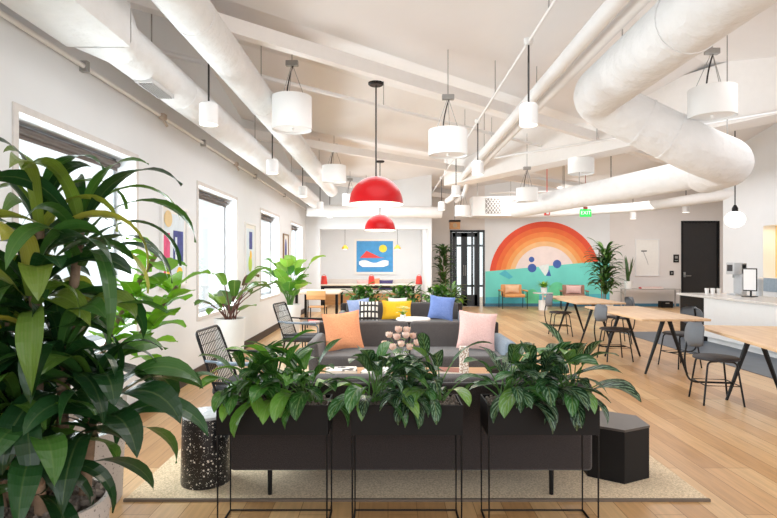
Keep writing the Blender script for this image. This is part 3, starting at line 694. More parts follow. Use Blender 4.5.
def soft(mb, x0, x1, y0, y1, z0, z1, bev=.045, **k): return mb.box(x0, x1, y0, y1, z0, z1, bev, 4, **k)
def make_sofa(label, loc, rz):
    t = thing('sofa', label, 'sofa', loc, rz); w = 2.25; h = w / 2
    b = MB(); b.box(-h + .05, h - .05, -.42, .42, .19, .29, .02); b.build('base', DFAB2, t)
    for sx in (-1, 1):
        b = MB(); soft(b, min(sx * .01, sx * (h - .13)), max(sx * .01, sx * (h - .13)), -.47, .26, .285, .43, .04); b.build('seat_cushion', DFAB, t, 50)
        b = MB(); R = Matrix.Rotation(math.radians(-9), 3, 'X'); soft(b, min(sx * .01, sx * (h - .12)), max(sx * .01, sx * (h - .12)), .22, .38, .36, .72, .05, rot=R); b.build('back_cushion', DFAB, t, 50)
        b = MB(); R = Matrix.Rotation(math.radians(sx * 6), 3, 'Y'); soft(b, sx * (h - .07) - .065, sx * (h - .07) + .065, -.46, .36, .2, .58, .055, rot=R); b.build('arm', GREYB if sx > 0 else DFAB, t, 50)
        for y in (-.36, .40):
            b = MB(); b.tube([(sx * .87, y, .2), (sx * .87, y, 0)], [.016, .013], 10); b.build('leg', BLACK, t)
    b = MB(); b.box(-h + .02, h - .02, .405, .465, .165, .70, .025, 3); b.build('back_panel', DFAB2, t, 50)
    return t
sofa = make_sofa('grey sofa facing the camera, with orange and pink pillows', (.255, 6.22, .014), 0)
dup(sofa, (.255, 9.45, 0), 0, 'farther grey sofa with blue and yellow pillows, behind the first one')
dup(sofa, (.14, 3.74, .014), PI, 'dark sofa turned away from the camera, right behind front planters')

LEAN = math.radians(-18)
pillow('orange square pillow on left end of the nearer facing sofa', ORANGE, .44, .45, .14, (-.52, 6.2, .66), (LEAN, math.radians(-6), math.radians(10)))
pillow('pale pink square pillow on right end of the nearer facing sofa', PINK, .44, .45, .14, (1.02, 6.2, .66), (LEAN, math.radians(5), math.radians(-8)))
pillow('soft blue pillow at left end of the farther sofa', BLUEL, .40, .36, .15, (-.5, 9.38, .635), (LEAN, math.radians(-6), math.radians(12)))
pillow('black and white beaded pillow on the farther sofa', BEADS, .34, .34, .12, (-.33, 9.2, .62), (LEAN, 0, 0))
pillow('yellow pillow in the middle of the farther sofa', YELL, .52, .34, .14, (.15, 9.32, .62), (LEAN, 0, math.radians(-2)))
pillow('pale cream pillow peeking above the yellow one', CREAM, .34, .34, .11, (.17, 9.5, .66), (LEAN, 0, 0))
pillow('cornflower blue pillow at right end of the farther sofa', BLUEC, .44, .42, .15, (.92, 9.32, .66), (LEAN, math.radians(6), math.radians(-10)))

# rug
b = MB(); b.box(-1.6, 1.95, 3.28, 7.4, 0.001, .014, .004, 1); b.box(-1.6, 1.95, 3.262, 3.28, .001, .016, mi=1)
tag(b.build('area_rug', [RUG, mat('rug_binding', '#6d5f52', .9)], None, 0), 'beige woven rug with dark edge under the lounge seating', 'rug')

# coffee table and what lies on it
CT = .40
t = thing('coffee_table', 'low oak coffee table between the two near sofas', 'table', (.17, 5.02, .014))
b = MB(); b.box(-.82, .8, -.36, .38, CT - .05, CT - .014, .012, 3); b.build('tabletop', COFW, t)
for x in (-.74, .72):
    for y in (-.3, .32): b = MB(); b.tube([(x, y, CT - .05), (x * 1.03, y * 1.03, 0)], [.02, .013], 10); b.build('leg', BLACK, t)
def book(label, loc, rz, w, d, h, m, cat='book', name='book', group=None, pages=True):
    t = thing(name, label, cat, loc, rz, group)
    b = MB(); b.box(-w / 2, w / 2, -d / 2, d / 2, 0, .003); b.box(-w / 2, w / 2, -d / 2, d / 2, h - .003, h); b.box(-w / 2, -w / 2 + .003, -d / 2, d / 2, 0, h); b.build('cover', m, t, 0)
    b = MB(); b.box(-w / 2 + .003, w / 2 - .004, -d / 2 + .004, d / 2 - .004, .003, h - .003); b.build('pages', PAPER, t, 0); return t
COVR = printed('printed_cover', '#efeae2', '#2b2a2c', 16, .58)
book('white picture book on left end of the coffee table', (-.45, 5.2, CT), .1, .3, .22, .022, COVR)
book('patterned magazine beside the white picture book', (-.12, 5.22, CT), -.15, .24, .3, .012, printed('magazine_print', '#f1eee8', '#8a8279', 20, .6))
book('white book on right end of the coffee table', (.62, 4.78, CT), .2, .2, .26, .03, PAPER)
book('brown book under the plants on coffee table right side', (.6, 5.12, CT), -.3, .26, .2, .03, mat('book_brown', '#8a4c33', .6))
t = thing('card_holder', 'tall narrow patterned card holder standing on the coffee table', 'holder', (X_(464, 5.0), 5.0, CT))
b = MB(); b.box(-.04, .04, -.03, .03, 0, .27, .004); b.build('card_block', printed('card_print', '#f2ede6', '#b79b86', 70, .5), t, 0); b = MB(); b.box(-.055, .055, -.045, .045, 0, .012, .004); b.build('base', CHAIRW, t, 0)
# vase and roses
VX, VY = X_(401, 5.05), 5.05
t = thing('flower_vase', 'white vase holding pink roses on the coffee table', 'vase', (VX, VY, CT))
b = MB(); b.lathe([(.045, 0), (.056, .02), (.06, .08), (.054, .15), (.05, .2), (.044, .2), (.047, .14), (.05, .08), (.045, .03)], 28, cap1=True); b.build('vessel', POTW, t, 60)
def make_rose(label, loc, tip, r, group, pm):
    base = Vector((0, 0, 0)); tip = Vector(tip); t = thing('rose', label, 'flower', loc, 0, group)
    b = MB(); b.tube(arc((0, 0, 0), (0, 0, tip.z * .6), tip), .003, 5); b.build('stem', STEM, t)
    m = MB(); m.mat = Matrix.Translation(tip)
    for ring, (n, rr, el, L) in enumerate(((3, .1, 1.5, 1.1), (4, .3, 1.35, 1.2), (5, .55, 1.2, 1.3), (6, .7, .95, 1.3))):
        for i in range(n):
            a = 2 * PI * i / n + ring * .7 + random.random() * .4
            m.leaf((math.cos(a) * r * rr * .5, math.sin(a) * r * rr * .5, -r * .3), a, el, r * L, r * 1.3, -1.2 + ring * .1, .5, 0, .03, 'oval', 6, (random.random() * .5 + ring * .15, .5))
    m.build('bloom', pm, t, 0)
    m = MB(); m.mat = Matrix.Translation(tip * .78)
    for i in range(2): m.leaf((0, 0, 0), random.random() * 6.28, .3, .06, .03, .6, .2, 0, 0, 'oval', 5)
    m.build('leaf', FIG, t, 0); return t
pos = [(-.135, -.01, .22), (-.07, -.06, .20), (.0, -.075, .23), (.07, -.06, .20), (.135, -.01, .23), (-.10, .01, .30), (-.035, -.02, .285), (.04, -.02, .30), (.10, .02, .29), (-.02, .04, .345), (.05, .05, .34)]
for q in pos:
    make_rose('pale pink rose in the white vase on the coffee table', (VX + q[0] * .12, VY + q[1] * .12, CT + .045), (q[0], q[1], q[2] + .01), .043 + random.random() * .006, 'pink roses in the white vase', ROSE)

# small white table between the facing sofas with a flower pot
t = thing('side_table', 'white topped side table between the near and far sofas', 'table', (.37, 7.9, 0))
b = MB(); b.lathe([(.24, .6), (.25, .605), (.25, .625), (.24, .63)], 36); b.build('tabletop', WHITE, t); b = MB(); b.tube([(0, 0, .02), (0, 0, .6)], .025, 12); b.build('post', WHITE, t); b = MB(); b.lathe([(.18, 0), (.18, .012), (.03, .03)], 32); b.build('base', WHITE, t)
t = thing('flower_pot', 'cream flowers in small pot on white side table', 'flower pot', (.22, 7.9, .63))
b = MB(); b.lathe([(.03, 0), (.045, .05), (.04, .05), (.03, .02)], 18); b.build('pot', POTW, t); m = MB()
for i in range(34):
    a = random.random() * 6.28; q = Vector((math.cos(a) * .1 * random.random(), math.sin(a) * .08 * random.random(), .07 + random.random() * .09)); m.mat = Matrix.Translation(q)
    for j in range(5): m.leaf((0, 0, 0), j * 1.256 + a, .5, .03, .022, .3, .3, 0, 0, 'oval', 3)
m.build('blossoms', YFLO, t, 0)
m = MB()
for i in range(14): m.leaf((0, 0, .03), random.random() * 6.28, 1.0, .12, .03, .8, .2)
m.build('leaves', FIG, t, 0)

# terrazzo stool
t = thing('terrazzo_stool', 'black speckled terrazzo stool with pale top left of front planters', 'stool', (X_(206, 3.55), 3.55, .014))
b = MB(); b.lathe([(.155, 0), (.158, .01), (.15, .40), (.147, .43)], 40, cap1=False); b.build('body', TERR, t, 50)
b = MB(); b.lathe([(.147, .428), (.145, .445), (.13, .452)], 40, cap0=False); b.build('top', mat('stool_top_pale', '#c9ccd0', .18, var=.12, scale=20), t, 50)
# hexagonal black table
t = thing('hexagonal_table', 'black six-sided low table standing right of the front planters', 'table', (1.545, 3.72, .014), math.radians(26))
r = .235; hx = [(r * math.cos(PI / 3 * i), r * math.sin(PI / 3 * i)) for i in range(6)]
b = MB(); b.prism([(x * .985, y * .985) for x, y in hx], .0, .335); b.build('body', BOXB, t, 0); b = MB(); b.prism(hx, .335, .35); b.build('tabletop', mat('dark_stained_top', '#47403c', .35, var=.1), t, 0)

# wire back lounge chair (faces +x)
def make_lounge(label, loc, rz):
    t = thing('wire_armchair', label, 'chair', loc, rz, 'black wire armchairs')
    b = MB(); b.box(-.27, .27, -.25, .25, .36, .43, .025, 3); b.build('seat_cushion', SEATB, t)
    b = MB()
    for i in range(15): y = -.24 + .48 * i / 14; b.tube([(-.24, y, .42), (-.3, y, .6), (-.39, y * .95, .86)], .0035, 5)
    for k in range(6): z = .46 + .075 * k; x = -.25 - .14 * (k / 5) ** 1.2; b.tube([(x, -.24, z), (x, .24, z)], .0035, 5)
    b.build('wire_back', BLACK, t)
    b = MB(); b.tube(fillet([(-.23, -.26, .4), (-.3, -.26, .6), (-.40, -.25, .87), (-.40, .25, .87), (-.3, .26, .6), (-.23, .26, .4)], .06), .011, 8); b.build('back_frame', BLACK, t)
    for sy in (-1, 1):
        b = MB(); b.tube(fillet([(-.31, sy * .27, .64), (.05, sy * .3, .62), (.25, sy * .3, .6), (.25, sy * .28, .36)], .05), .011, 8); b.box(-.2, .22, sy * .3 - .03, sy * .3 + .03, .615, .64, .01); b.build('armrest', GREYB if sy < 0 else BLACK, t)
        for x0, x1 in ((.23, .28), (-.23, -.3)): b = MB(); b.tube([(x0, sy * .24, .37), (x1, sy * .27, 0)], .012, 8); b.build('leg', BLACK, t)
    b = MB(); b.tube([(-.25, -.25, .46), (.25, -.25, .46), (.25, .25, .46), (-.25, .25, .36)], .012, 8, closed=True); b.build('seat_frame', BLACK, t); return t
lounge = make_lounge('black wire armchair with grey arm left of the nearer facing sofa', (-1.14, 7.55, .0), -.15)
dup(lounge, (-1.14, 4.58, .014), -.05, 'black wire armchair beside terrazzo stool, mostly behind plants')
t = thing('side_table', 'grey side table beside wire armchair with red book on it', 'table', (-1.2, 8.6, 0))
b = MB(); b.box(-.16, .16, -.16, .16, .47, .5, .006); b.build('tabletop', mat('table_grey', '#6b6b6e', .5), t)
for x in (-.14, .14):
    for y in (-.14, .14): b = MB(); b.tube([(x, y, .47), (x, y, 0)], .01, 8); b.build('leg', BLACK, t)
book('red book lying on the grey side table', (-1.18, 8.58, .5), .2, .18, .14, .03, REDP)

# oak tables with A-frame legs
def make_table(label, loc, rz, L):
    t = thing('oak_table', label, 'table', loc, rz, 'oak tables with black legs')
    b = MB(); b.box(-.43, .43, -L / 2, L / 2, .71, .74, .006, 2); b.build('tabletop', TOPW, t)
    for y in (-L / 2 + .26, L / 2 - .42):
        for sx in (-1, 1):
            b = MB(); b.tube([(sx * .035, y, .71), (sx * .27, y, .0)], [.030, .015], 8); b.build('leg', BLACK, t)
        b = MB(); b.box(-.3, .3, y - .03, y + .03, .69, .71); b.build('cross_bracket', BLACK, t, 0)
    return t
tab = make_table('oak table with black angled legs, the middle one of the row', (3.6, 7.72, 0), 0, 1.98)
dup(tab, (3.72, 10.4, 0), 0, 'farthest oak table with black angled legs, before the rainbow wall')
dup(tab, (3.72, 5.06, 0), math.radians(-10), 'nearest oak table with black angled legs, cut by right frame edge')

def make_chair(label, loc, rz):     # faces +x
    t = thing('dining_chair', label, 'chair', loc, rz, 'black metal chairs at oak tables')
    b = MB(); b.lathe([(.05, .445), (.2, .445), (.215, .452), (.215, .463), (.2, .472), (.05, .466)], 32); b.build('seat', SEATB, t)
    for sx in (-1, 1):
        for sy in (-1, 1):
            b = MB(); b.tube(fillet([(sx * .04, sy * .12, .438), (sx * .135, sy * .145, .438), (sx * .19, sy * .185, 0)], .05), .0095, 8); b.build('leg', BLACK, t)
    b = MB(); b.tube([(sx * .166 if 0 else sx * .166, sy * .168, .2) for sx, sy in ((1, 1), (1, -1), (-1, -1), (-1, 1))], .006, 6, closed=True); b.build('stretcher', BLACK, t)
    b = MB(); b.tube(fillet([(.16, 0, .2), (-.27, 0, .2), (-.31, 0, .45), (-.245, 0, .8)], .1, 7), .0105, 8); b.build('spine', BLACK, t)
    vs = []; fs = []; n = 14; m = 8
    for sd in (0, .014):
        for i in range(n + 1):
            for j in range(m + 1):
                u = -1 + 2 * i / n; v = -1 + 2 * j / m; k = (1 - abs(v) ** 3.0) ** .45 if abs(v) < 1 else 0
                y = u * .20 * (.35 + .65 * k) ; z = .70 + v * .125
                x = -.275 + .08 * u * u + .12 * (z - .7) * .6 - sd + .02 * (v * v)
                vs.append((x, y, z))
    q = (n + 1) * (m + 1)
    for s_ in (0, 1):
        for i in range(n):
            for j in range(m): a = s_ * q + i * (m + 1) + j; f = [a, a + 1, a + m + 2, a + m + 1]; fs.append(f if s_ else f[::-1])
    ring = [i * (m + 1) for i in range(n + 1)] + [n * (m + 1) + j for j in range(1, m + 1)] + [i * (m + 1) + m for i in range(n - 1, -1, -1)] + [j for j in range(m - 1, 0, -1)]
    for i in range(len(ring)): a, c = ring[i], ring[(i + 1) % len(ring)]; fs.append([a, c, c + q, a + q])
    b = MB(); b._a(vs, fs); b.build('backrest', SEATG, t, 50); return t
ch = make_chair('black round-seat chair at the left side of nearest oak table', (3.4, 5.6, 0), -.15)
dup(ch, (3.36, 8.0, 0), 0, 'black round-seat chair at left side of middle oak table')
dup(ch, (3.40, 10.65, 0), -.08, 'black round-seat chair at left side of farthest oak table')
dup(ch, (4.05, 7.5, 0), PI + .25, 'black round-seat chair at right side of middle oak table')
dup(ch, (4.12, 9.7, 0), PI - .1, 'black round-seat chair at right side of farthest oak table')

# counter
t = thing('service_counter', 'long white counter with pale stone top and dark far end', 'counter', (5.76, 0, 0))
b = MB(); b.box(0, .9, 4.2, 9.85, .1, .8, .004, 1); b.build('body', COUNTER, t, 0)
b = MB(); b.box(.07, .85, 4.2, 9.85, .006, .1); b.build('plinth', COUNTER, t, 0)
b = MB(); b.box(.0, .9, 9.855, 10.65, .006, .8, .004, 1); b.build('dark_cabinet', BOXB, t, 0)
b = MB(); b.box(-.05, .95, 4.15, 10.7, .8, .84, .006, 2); b.build('countertop', STONE, t, 0)
CTZ = .84
t = thing('coffee_machine', 'grey and white coffee machine on the counter', 'machine', (6.45, 10.0, CTZ))
b = MB(); b.box(-.1, .12, -.12, .12, 0, .03, .006); b.box(0.02, .12, -.12, .12, .03, .58, .01); b.box(-.12, .12, -.12, .12, .38, .6, .015); b.build('body', mat('machine_grey', '#b9bcc0', .35), t)
b = MB(); b.box(-.122, -.118, -.08, .08, .44, .56); b.build('screen', SEATB, t, 0); b = MB(); b.tube([(-.06, 0, .38), (-.06, 0, .32)], .015, 8); b.build('spout', STEEL, t)
t = thing('tablet_kiosk', 'tablet kiosk with black edge standing on counter', 'tablet', (6.33, 9.45, CTZ), .55)
b = MB(); b.box(-.1, .1, -.09, .09, 0, .015, .004); b.build('base', BLACK, t); b = MB(); b.box(.03, .055, -.012, .012, .01, .15); b.build('post', BLACK, t, 0)
b = MB(); b.box(.0, .03, -.11, .11, .1, .5, .008); b.build('tablet', BLACK, t); b = MB(); b.box(-.002, .001, -.1, .1, .12, .48); b.build('screen', WHITE, t, 0)
t = thing('canister', 'pale cylinder canister behind the tablet on counter', 'canister', (6.62, 9.62, CTZ)); b = MB(); b.lathe([(.05, 0), (.055, .3)], 18); b.build('body', mat('canister_grey', '#c3c8cc', .4), t); b = MB(); b.lathe([(.056, .3), (.056, .32), (.03, .34)], 18); b.build('lid', WHITE, t)
for i, (x, y) in enumerate(((6.2, 10.5), (6.32, 10.52), (6.26, 10.4), (6.38, 10.42))):
    t = thing('white_cup', 'white cup in a cluster at far end of counter', 'cup', (x, y, CTZ), 0, 'white cups at counter end'); b = MB(); b.lathe([(.03, 0), (.04, .1), (.036, .1), (.027, .01)], 16); b.build('cup_body', WHITE, t)

# console by the door wall
cx0, cx1 = X_(624, 17.2), X_(680, 17.2)
t = thing('slim_console', 'slim grey metal console against wall left of black door', 'console', ((cx0 + cx1) / 2, 17.3, 0)); hw = (cx1 - cx0) / 2
b = MB(); b.box(-hw, hw, -.17, .17, .57, .6); b.build('shelf_top', mat('console_grey', '#b0aca8', .5), t, 0)
for x in (-hw + .02, hw - .02):
    for y in (-.15, .15): b = MB(); b.box(x - .018, x + .018, y - .018, y + .018, 0, .57); b.build('leg', mat('console_grey', '#b0aca8', .5), t, 0)
book('red book lying on the slim console', (X_(651, 17.2), 17.2, .6), 0, .7, .2, .05, REDP)
t = thing('storage_crate', 'low black crate on the floor under the slim console', 'crate', (X_(665.5, 17.2), 17.2, 0))
b = MB(); b.box(-.18, .18, -.12, .12, 0, .02); [b.box(*q, .02, .2) for q in ((-.18, -.16, -.12, .12), (.16, .18, -.12, .12), (-.16, .16, -.12, -.1), (-.16, .16, .1, .12))]; b.build('bin', BOXB, t, 0)
b = MB(); b.box(-.06, .06, -.125, -.12, .13, .16); b.build('grip', STEEL, t, 0)

# lounge chairs by the mural
def make_armchair(label, loc, rz, m, pm):      # faces -y
    t = thing('leather_armchair', label, 'chair', loc, rz, 'leather armchairs by the mural')
    b = MB(); b.box(-.32, .32, -.3, .24, .36, .46, .035, 3); b.build('seat', m, t)
    b = MB(); b.box(-.33, .33, .2, .28, .4, .74, .03, 3, rot=Matrix.Rotation(-.2, 3, 'X')); b.build('backrest', m, t)
    for sx in (-1, 1):
        b = MB(); b.box(sx * .38 - .035, sx * .38 + .035, -.26, .28, .54, .58, .015, 2); b.build('armrest', m, t)
        b = MB(); b.tube(fillet([(sx * .38, -.27, 0), (sx * .38, -.25, .54), (sx * .38, .27, .54), (sx * .38, .3, 0)], .04), .012, 8); b.tube([(sx * .38, -.25, .37), (sx * .3, -.25, .37)], .01, 6); b.tube([(sx * .38, .25, .37), (sx * .3, .2, .37)], .01, 6); b.build('leg_frame', BLACK, t)
    b = pillow_mb(.46, .26, .1, 8); b.v = [Vector((v.x, v.y + .12, v.z + .6)) for v in b.v]; b.build('lumbar_pillow', pm, t, 80); return t
make_armchair('tan leather armchair before left end of rainbow mural', (X_(513, 16.9), 16.9, 0), 0, TAN, mat('leather_pale', '#ecc39a', .6))
make_armchair('brown armchair before right side of mural, partly behind tables', (X_(574, 16.6), 16.6, 0), -.25, mat('brown_leather', '#9a6f5c', .55), PINK)
t = thing('pedestal_table', 'round white pedestal table with plant between the mural armchairs', 'table', (X_(543, 16.3), 16.3, 0))
b = MB(); b.lathe([(.29, .50), (.3, .51), (.3, .525), (.29, .53)], 32); b.build('tabletop', STONE, t); b = MB(); b.tube([(0, 0, .3), (0, 0, .5)], .03, 12); b.build('post', WHITE, t); b = MB(); b.lathe([(.13, 0), (.13, .3)], 28); b.build('base', POTW, t)

# alcove: long table, bench, red lanterns and cushions
t = thing('alcove_table', 'long pale table across the alcove under framed painting', 'table', (-.45, 17.3, 0))
b = MB(); b.box(-1.75, 1.35, -.35, .35, .70, .74, .006); b.build('tabletop', mat('alcove_top', '#e2d6c6', .5), t, 0); b = MB(); b.box(-1.7, 1.3, -.3, .3, .62, .70); b.build('apron', BLACK, t, 0)
for x in (-1.65, -.2, 1.25):
    for y in (-.28, .28): b = MB(); b.box(x - .03, x + .03, y - .03, y + .03, 0, .62); b.build('leg', BLACK, t, 0)
t = thing('alcove_bench', 'upholstered pale bench along the alcove back wall', 'bench', (-.6, 18.65, 0))
b = MB(); b.box(-1.8, 1.7, -.28, .3, 0, .38); b.build('base', CHAIRW, t, 0); b = MB(); b.box(-1.8, 1.7, -.3, .22, .38, .47, .03, 3); b.build('seat_pad', CREAM, t); b = MB(); b.box(-1.8, 1.7, .2, .32, .47, .86, .03, 3); b.build('back_pad', CREAM, t)
pillow('dark purple cushion on the alcove bench', PURP, .5, .36, .14, (X_(386, 18.5), 18.68, .66), (LEAN, 0, 0)); pillow('orange cushion on alcove bench, left of the purple one', ORANGE, .34, .4, .14, (X_(375, 18.5), 18.68, .7), (LEAN, 0, .1)); pillow('pale pink cushion on the alcove bench', PINK, .4, .34, .14, (X_(362, 18.5), 18.68, .66), (LEAN, 0, 0))
for lab, px in (('red lantern at left end of the alcove table', 324), ('red lantern in middle of alcove table below the painting', 371.5), ('red lantern right end of the alcove table', 419)):
    t = thing('red_lantern', lab, 'lantern', (X_(px, 17.25), 17.25, .74), 0, 'red lanterns on the alcove table')
    b = MB(); b.lathe([(.10, 0), (.11, .02), (.085, .24), (.05, .27)], 24); b.build('lantern_body', REDP, t); b = MB(); b.tube(arc((-.07, 0, .25), (0, 0, .38), (.07, 0, .25)), .006, 6); b.build('handle', REDP, t)
# communal table with wooden chairs by the far windows
t = thing('communal_table', 'pale communal table with black legs by the far windows', 'table', (-1.62, 13.1, 0))
b = MB(); b.box(-.55, .5, -.75, .75, .71, .745, .006); b.build('tabletop', mat('communal_top', '#d8c7b2', .5), t, 0)
for x in (-.48, .44):
    for y in (-.68, .68): b = MB(); b.box(x - .03, x + .03, y - .03, y + .03, 0, .71); b.build('leg', BLACK, t, 0)
def make_wood(label, loc, rz):   # faces +y
    t = thing('wooden_chair', label, 'chair', loc, rz, 'wooden chairs at the communal table')
    b = MB(); b.box(-.2, .2, -.2, .2, .44, .46, .008); b.build('seat', CHAIRW, t); b = MB(); b.box(-.21, .21, -.26, -.235, .62, .82, .01, 3); b.build('backrest', CHAIRW, t)
    for sx in (-1, 1):
        b = MB(); b.tube([(sx * .18, -.24, .8), (sx * .18, -.2, .44), (sx * .19, -.24, 0)], .012, 8); b.build('rear_leg', BLACK, t); b = MB(); b.tube([(sx * .18, .18, .44), (sx * .19, .22, 0)], .012, 8); b.build('front_leg', BLACK, t)
    return t
wc = make_wood('wooden-back chair in front of the communal table', (-1.58, 12.1, 0), 0)
dup(wc, (-.82, 13.2, 0), PI / 2, 'wooden chair at the right side of communal table')

# ------------------------------------------------------------------ plants
rr = random.Random(11)
def mulch(mb, x0, x1, y0, y1, z, n, circ=False, sz=.02):
    for i in range(n):
        if circ: a = rr.random() * 6.28; q = math.sqrt(rr.random()) * x1; x, y = q * math.cos(a), q * math.sin(a)
        else: x, y = rr.uniform(x0, x1), rr.uniform(y0, y1)
        R = Matrix.Rotation(rr.random() * 6, 3, Vector((rr.random() - .5, rr.random() - .5, rr.random() + .2)).normalized())
        a, c_, d_ = sz * rr.uniform(.6, 1.6), sz * rr.uniform(.4, .9), sz * rr.uniform(.25, .5)
        mb.box(x - a / 2, x + a / 2, y - c_ / 2, y + c_ / 2, z - d_ / 2, z + d_ / 2 + .008, rot=R)
def clump(cx, cy, z, n, lm, big=1.0, spread=1.0, front=0, side=0):
    m = MB(); m.mat = Matrix.Translation((cx, cy, z))
    for i in range(n):
        k = i / n; az = i * 2.4 + rr.uniform(-.4, .4)
        if front and rr.random() < front: az = -PI / 2 + rr.uniform(-1.1, 1.1)
        if side and i % 3 and math.cos(az) * side > .35: az = PI - az + rr.uniform(-.3, .3)
        el = 1.5 - .9 * k * spread + rr.uniform(-.15, .15); pl = rr.uniform(.10, .17) * big * (1.75 - .85 * k)
        L = rr.uniform(.18, .27) * big; W = L * rr.uniform(.29, .36)
        o = (rr.uniform(-.04, .04), rr.uniform(-.03, .03), 0)
        m.stalk_leaf(o, az, el, pl, L, W, r=.0045, bend=.5, droop=rr.uniform(.5, 1.4) + 1.0 * k, fold=rr.uniform(.15, .4), twist=rr.uniform(-.5, .5), wave=.03, prof='lance', n=8, rn=(rr.random() ** 1.3, rr.random()))
    return m
PW = .60; PD = .25
def make_planter(label, loc, lm, group, seedn, ncl=((-.18, 1), (0, 1.05), (.18, 1)), nl=30, big=1.0):
    rr.seed(seedn)
    t = thing('planter_box', label, 'planter', loc, 0, group); h = PW / 2
    b = MB(); z0, z1, th = .52, .68, .008
    b.box(-h, h, 0, th, z0, z1); b.box(-h, h, PD - th, PD, z0, z1); b.box(-h, -h + th, th, PD - th, z0, z1); b.box(h - th, h, th, PD - th, z0, z1); b.box(-h + th, h - th, th, PD - th, z0, z0 + .01); b.build('trough', BOXB, t, 0)
    r_ = .006
    for y in (r_, PD - r_):
        b = MB(); b.tube([(-h + r_, y, z0 - .004), (-h + r_, y, r_), (h - r_, y, r_), (h - r_, y, z0 - .004)], r_, 8); b.build('leg_frame', BLACK, t, 0)
    b = MB()
    for x in (-h + r_, h - r_): b.tube([(x, r_, r_), (x, PD - r_, r_)], r_, 8); b.tube([(x, r_, z0 - .006), (x, PD - r_, z0 - .006)], r_, 8)
    b.build('side_rail', BLACK, t, 0)
    b = MB(); b.box(-h + th, h - th, th, PD - th, z0 + .08, z1 - .02); mulch(b, -h + .02, h - .02, .02, PD - .02, z1 - .012, 240); b.build('bark_mulch', BARK, t, 0)['kind'] = 'stuff'
    for i, (x, sc_) in enumerate(ncl):
        c = clump(x, PD * .5 + rr.uniform(-.03, .02), z1 - .02, nl, lm, big * sc_, 1.05, .4, (1 if x > .1 else -1 if x < -.1 else 0) if rr.random() < 2 else 0); c.build('evergreen_plant', [lm, STEM], t, 0)
    return t
Yf = 2.9
p1 = make_planter('black planter with bright green plants, left of the three front ones', (X_(272, Yf), Yf, 0), AGL_G, 'front planters', 3)
p2 = make_planter('black planter with silvery plants, middle of the three front ones', (X_(407, Yf), Yf, 0), AGL_S, 'front planters', 5, ((-.18, 1.0), (.0, .7), (.16, .98)))
p3 = make_planter('black planter with silvery plants, right of the three front ones', (X_(544, Yf), Yf, 0), AGL_S, 'front planters', 14, nl=30)
for lab, px in (('left planter of leafy plants behind the farther sofa', 364), ('middle planter of leafy plants behind the farther sofa', 404), ('right planter of leafy plants behind the farther sofa', 440)):
    dup(p1, (X_(px, 10.2), 10.2, 0), 0, lab, group='planters behind the farther sofa')

# corn plant in the left foreground
rr.seed(21)
DXc, DYc = -1.38, 2.15
t = thing('corn_plant', 'tall corn plant with long drooping leaves filling left foreground', 'plant', (DXc, DYc, 0))
b = MB(); b.lathe([(.2, 0), (.22, .03), (.245, .48), (.245, .50), (.228, .50), (.222, .44)], 40); b.build('pot', SPECK, t, 50)
b = MB(); b.lathe([(.222, .44), (.226, .47), (.12, .495), (.02, .5)], 24); mulch(b, 0, 0.21, 0, 0, .495, 320, True, .03); b.build('bark_mulch', BARK, t, 0)['kind'] = 'stuff'
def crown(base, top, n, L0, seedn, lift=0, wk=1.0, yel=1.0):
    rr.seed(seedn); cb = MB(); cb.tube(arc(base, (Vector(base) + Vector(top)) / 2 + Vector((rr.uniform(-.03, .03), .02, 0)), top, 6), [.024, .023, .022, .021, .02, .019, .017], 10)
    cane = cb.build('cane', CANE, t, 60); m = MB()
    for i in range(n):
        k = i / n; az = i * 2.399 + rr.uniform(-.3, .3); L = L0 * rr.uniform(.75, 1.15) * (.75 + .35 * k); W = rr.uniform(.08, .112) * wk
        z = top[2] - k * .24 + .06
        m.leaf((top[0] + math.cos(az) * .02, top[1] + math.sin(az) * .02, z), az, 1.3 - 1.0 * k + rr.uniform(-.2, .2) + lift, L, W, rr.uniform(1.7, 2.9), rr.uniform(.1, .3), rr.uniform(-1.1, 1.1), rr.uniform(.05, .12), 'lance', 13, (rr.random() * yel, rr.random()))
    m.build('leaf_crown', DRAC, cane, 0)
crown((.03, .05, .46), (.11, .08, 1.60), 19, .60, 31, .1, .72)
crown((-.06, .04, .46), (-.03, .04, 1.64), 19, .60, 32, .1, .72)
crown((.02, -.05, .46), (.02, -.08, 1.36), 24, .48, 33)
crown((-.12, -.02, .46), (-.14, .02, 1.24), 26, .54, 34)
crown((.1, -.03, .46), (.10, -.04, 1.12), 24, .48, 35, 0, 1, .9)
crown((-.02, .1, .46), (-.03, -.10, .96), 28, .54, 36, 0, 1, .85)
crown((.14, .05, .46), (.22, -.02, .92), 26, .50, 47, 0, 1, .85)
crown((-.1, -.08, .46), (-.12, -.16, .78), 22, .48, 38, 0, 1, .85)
crown((.08, -.12, .46), (.10, -.18, .76), 20, .46, 39, 0, 1, .85)
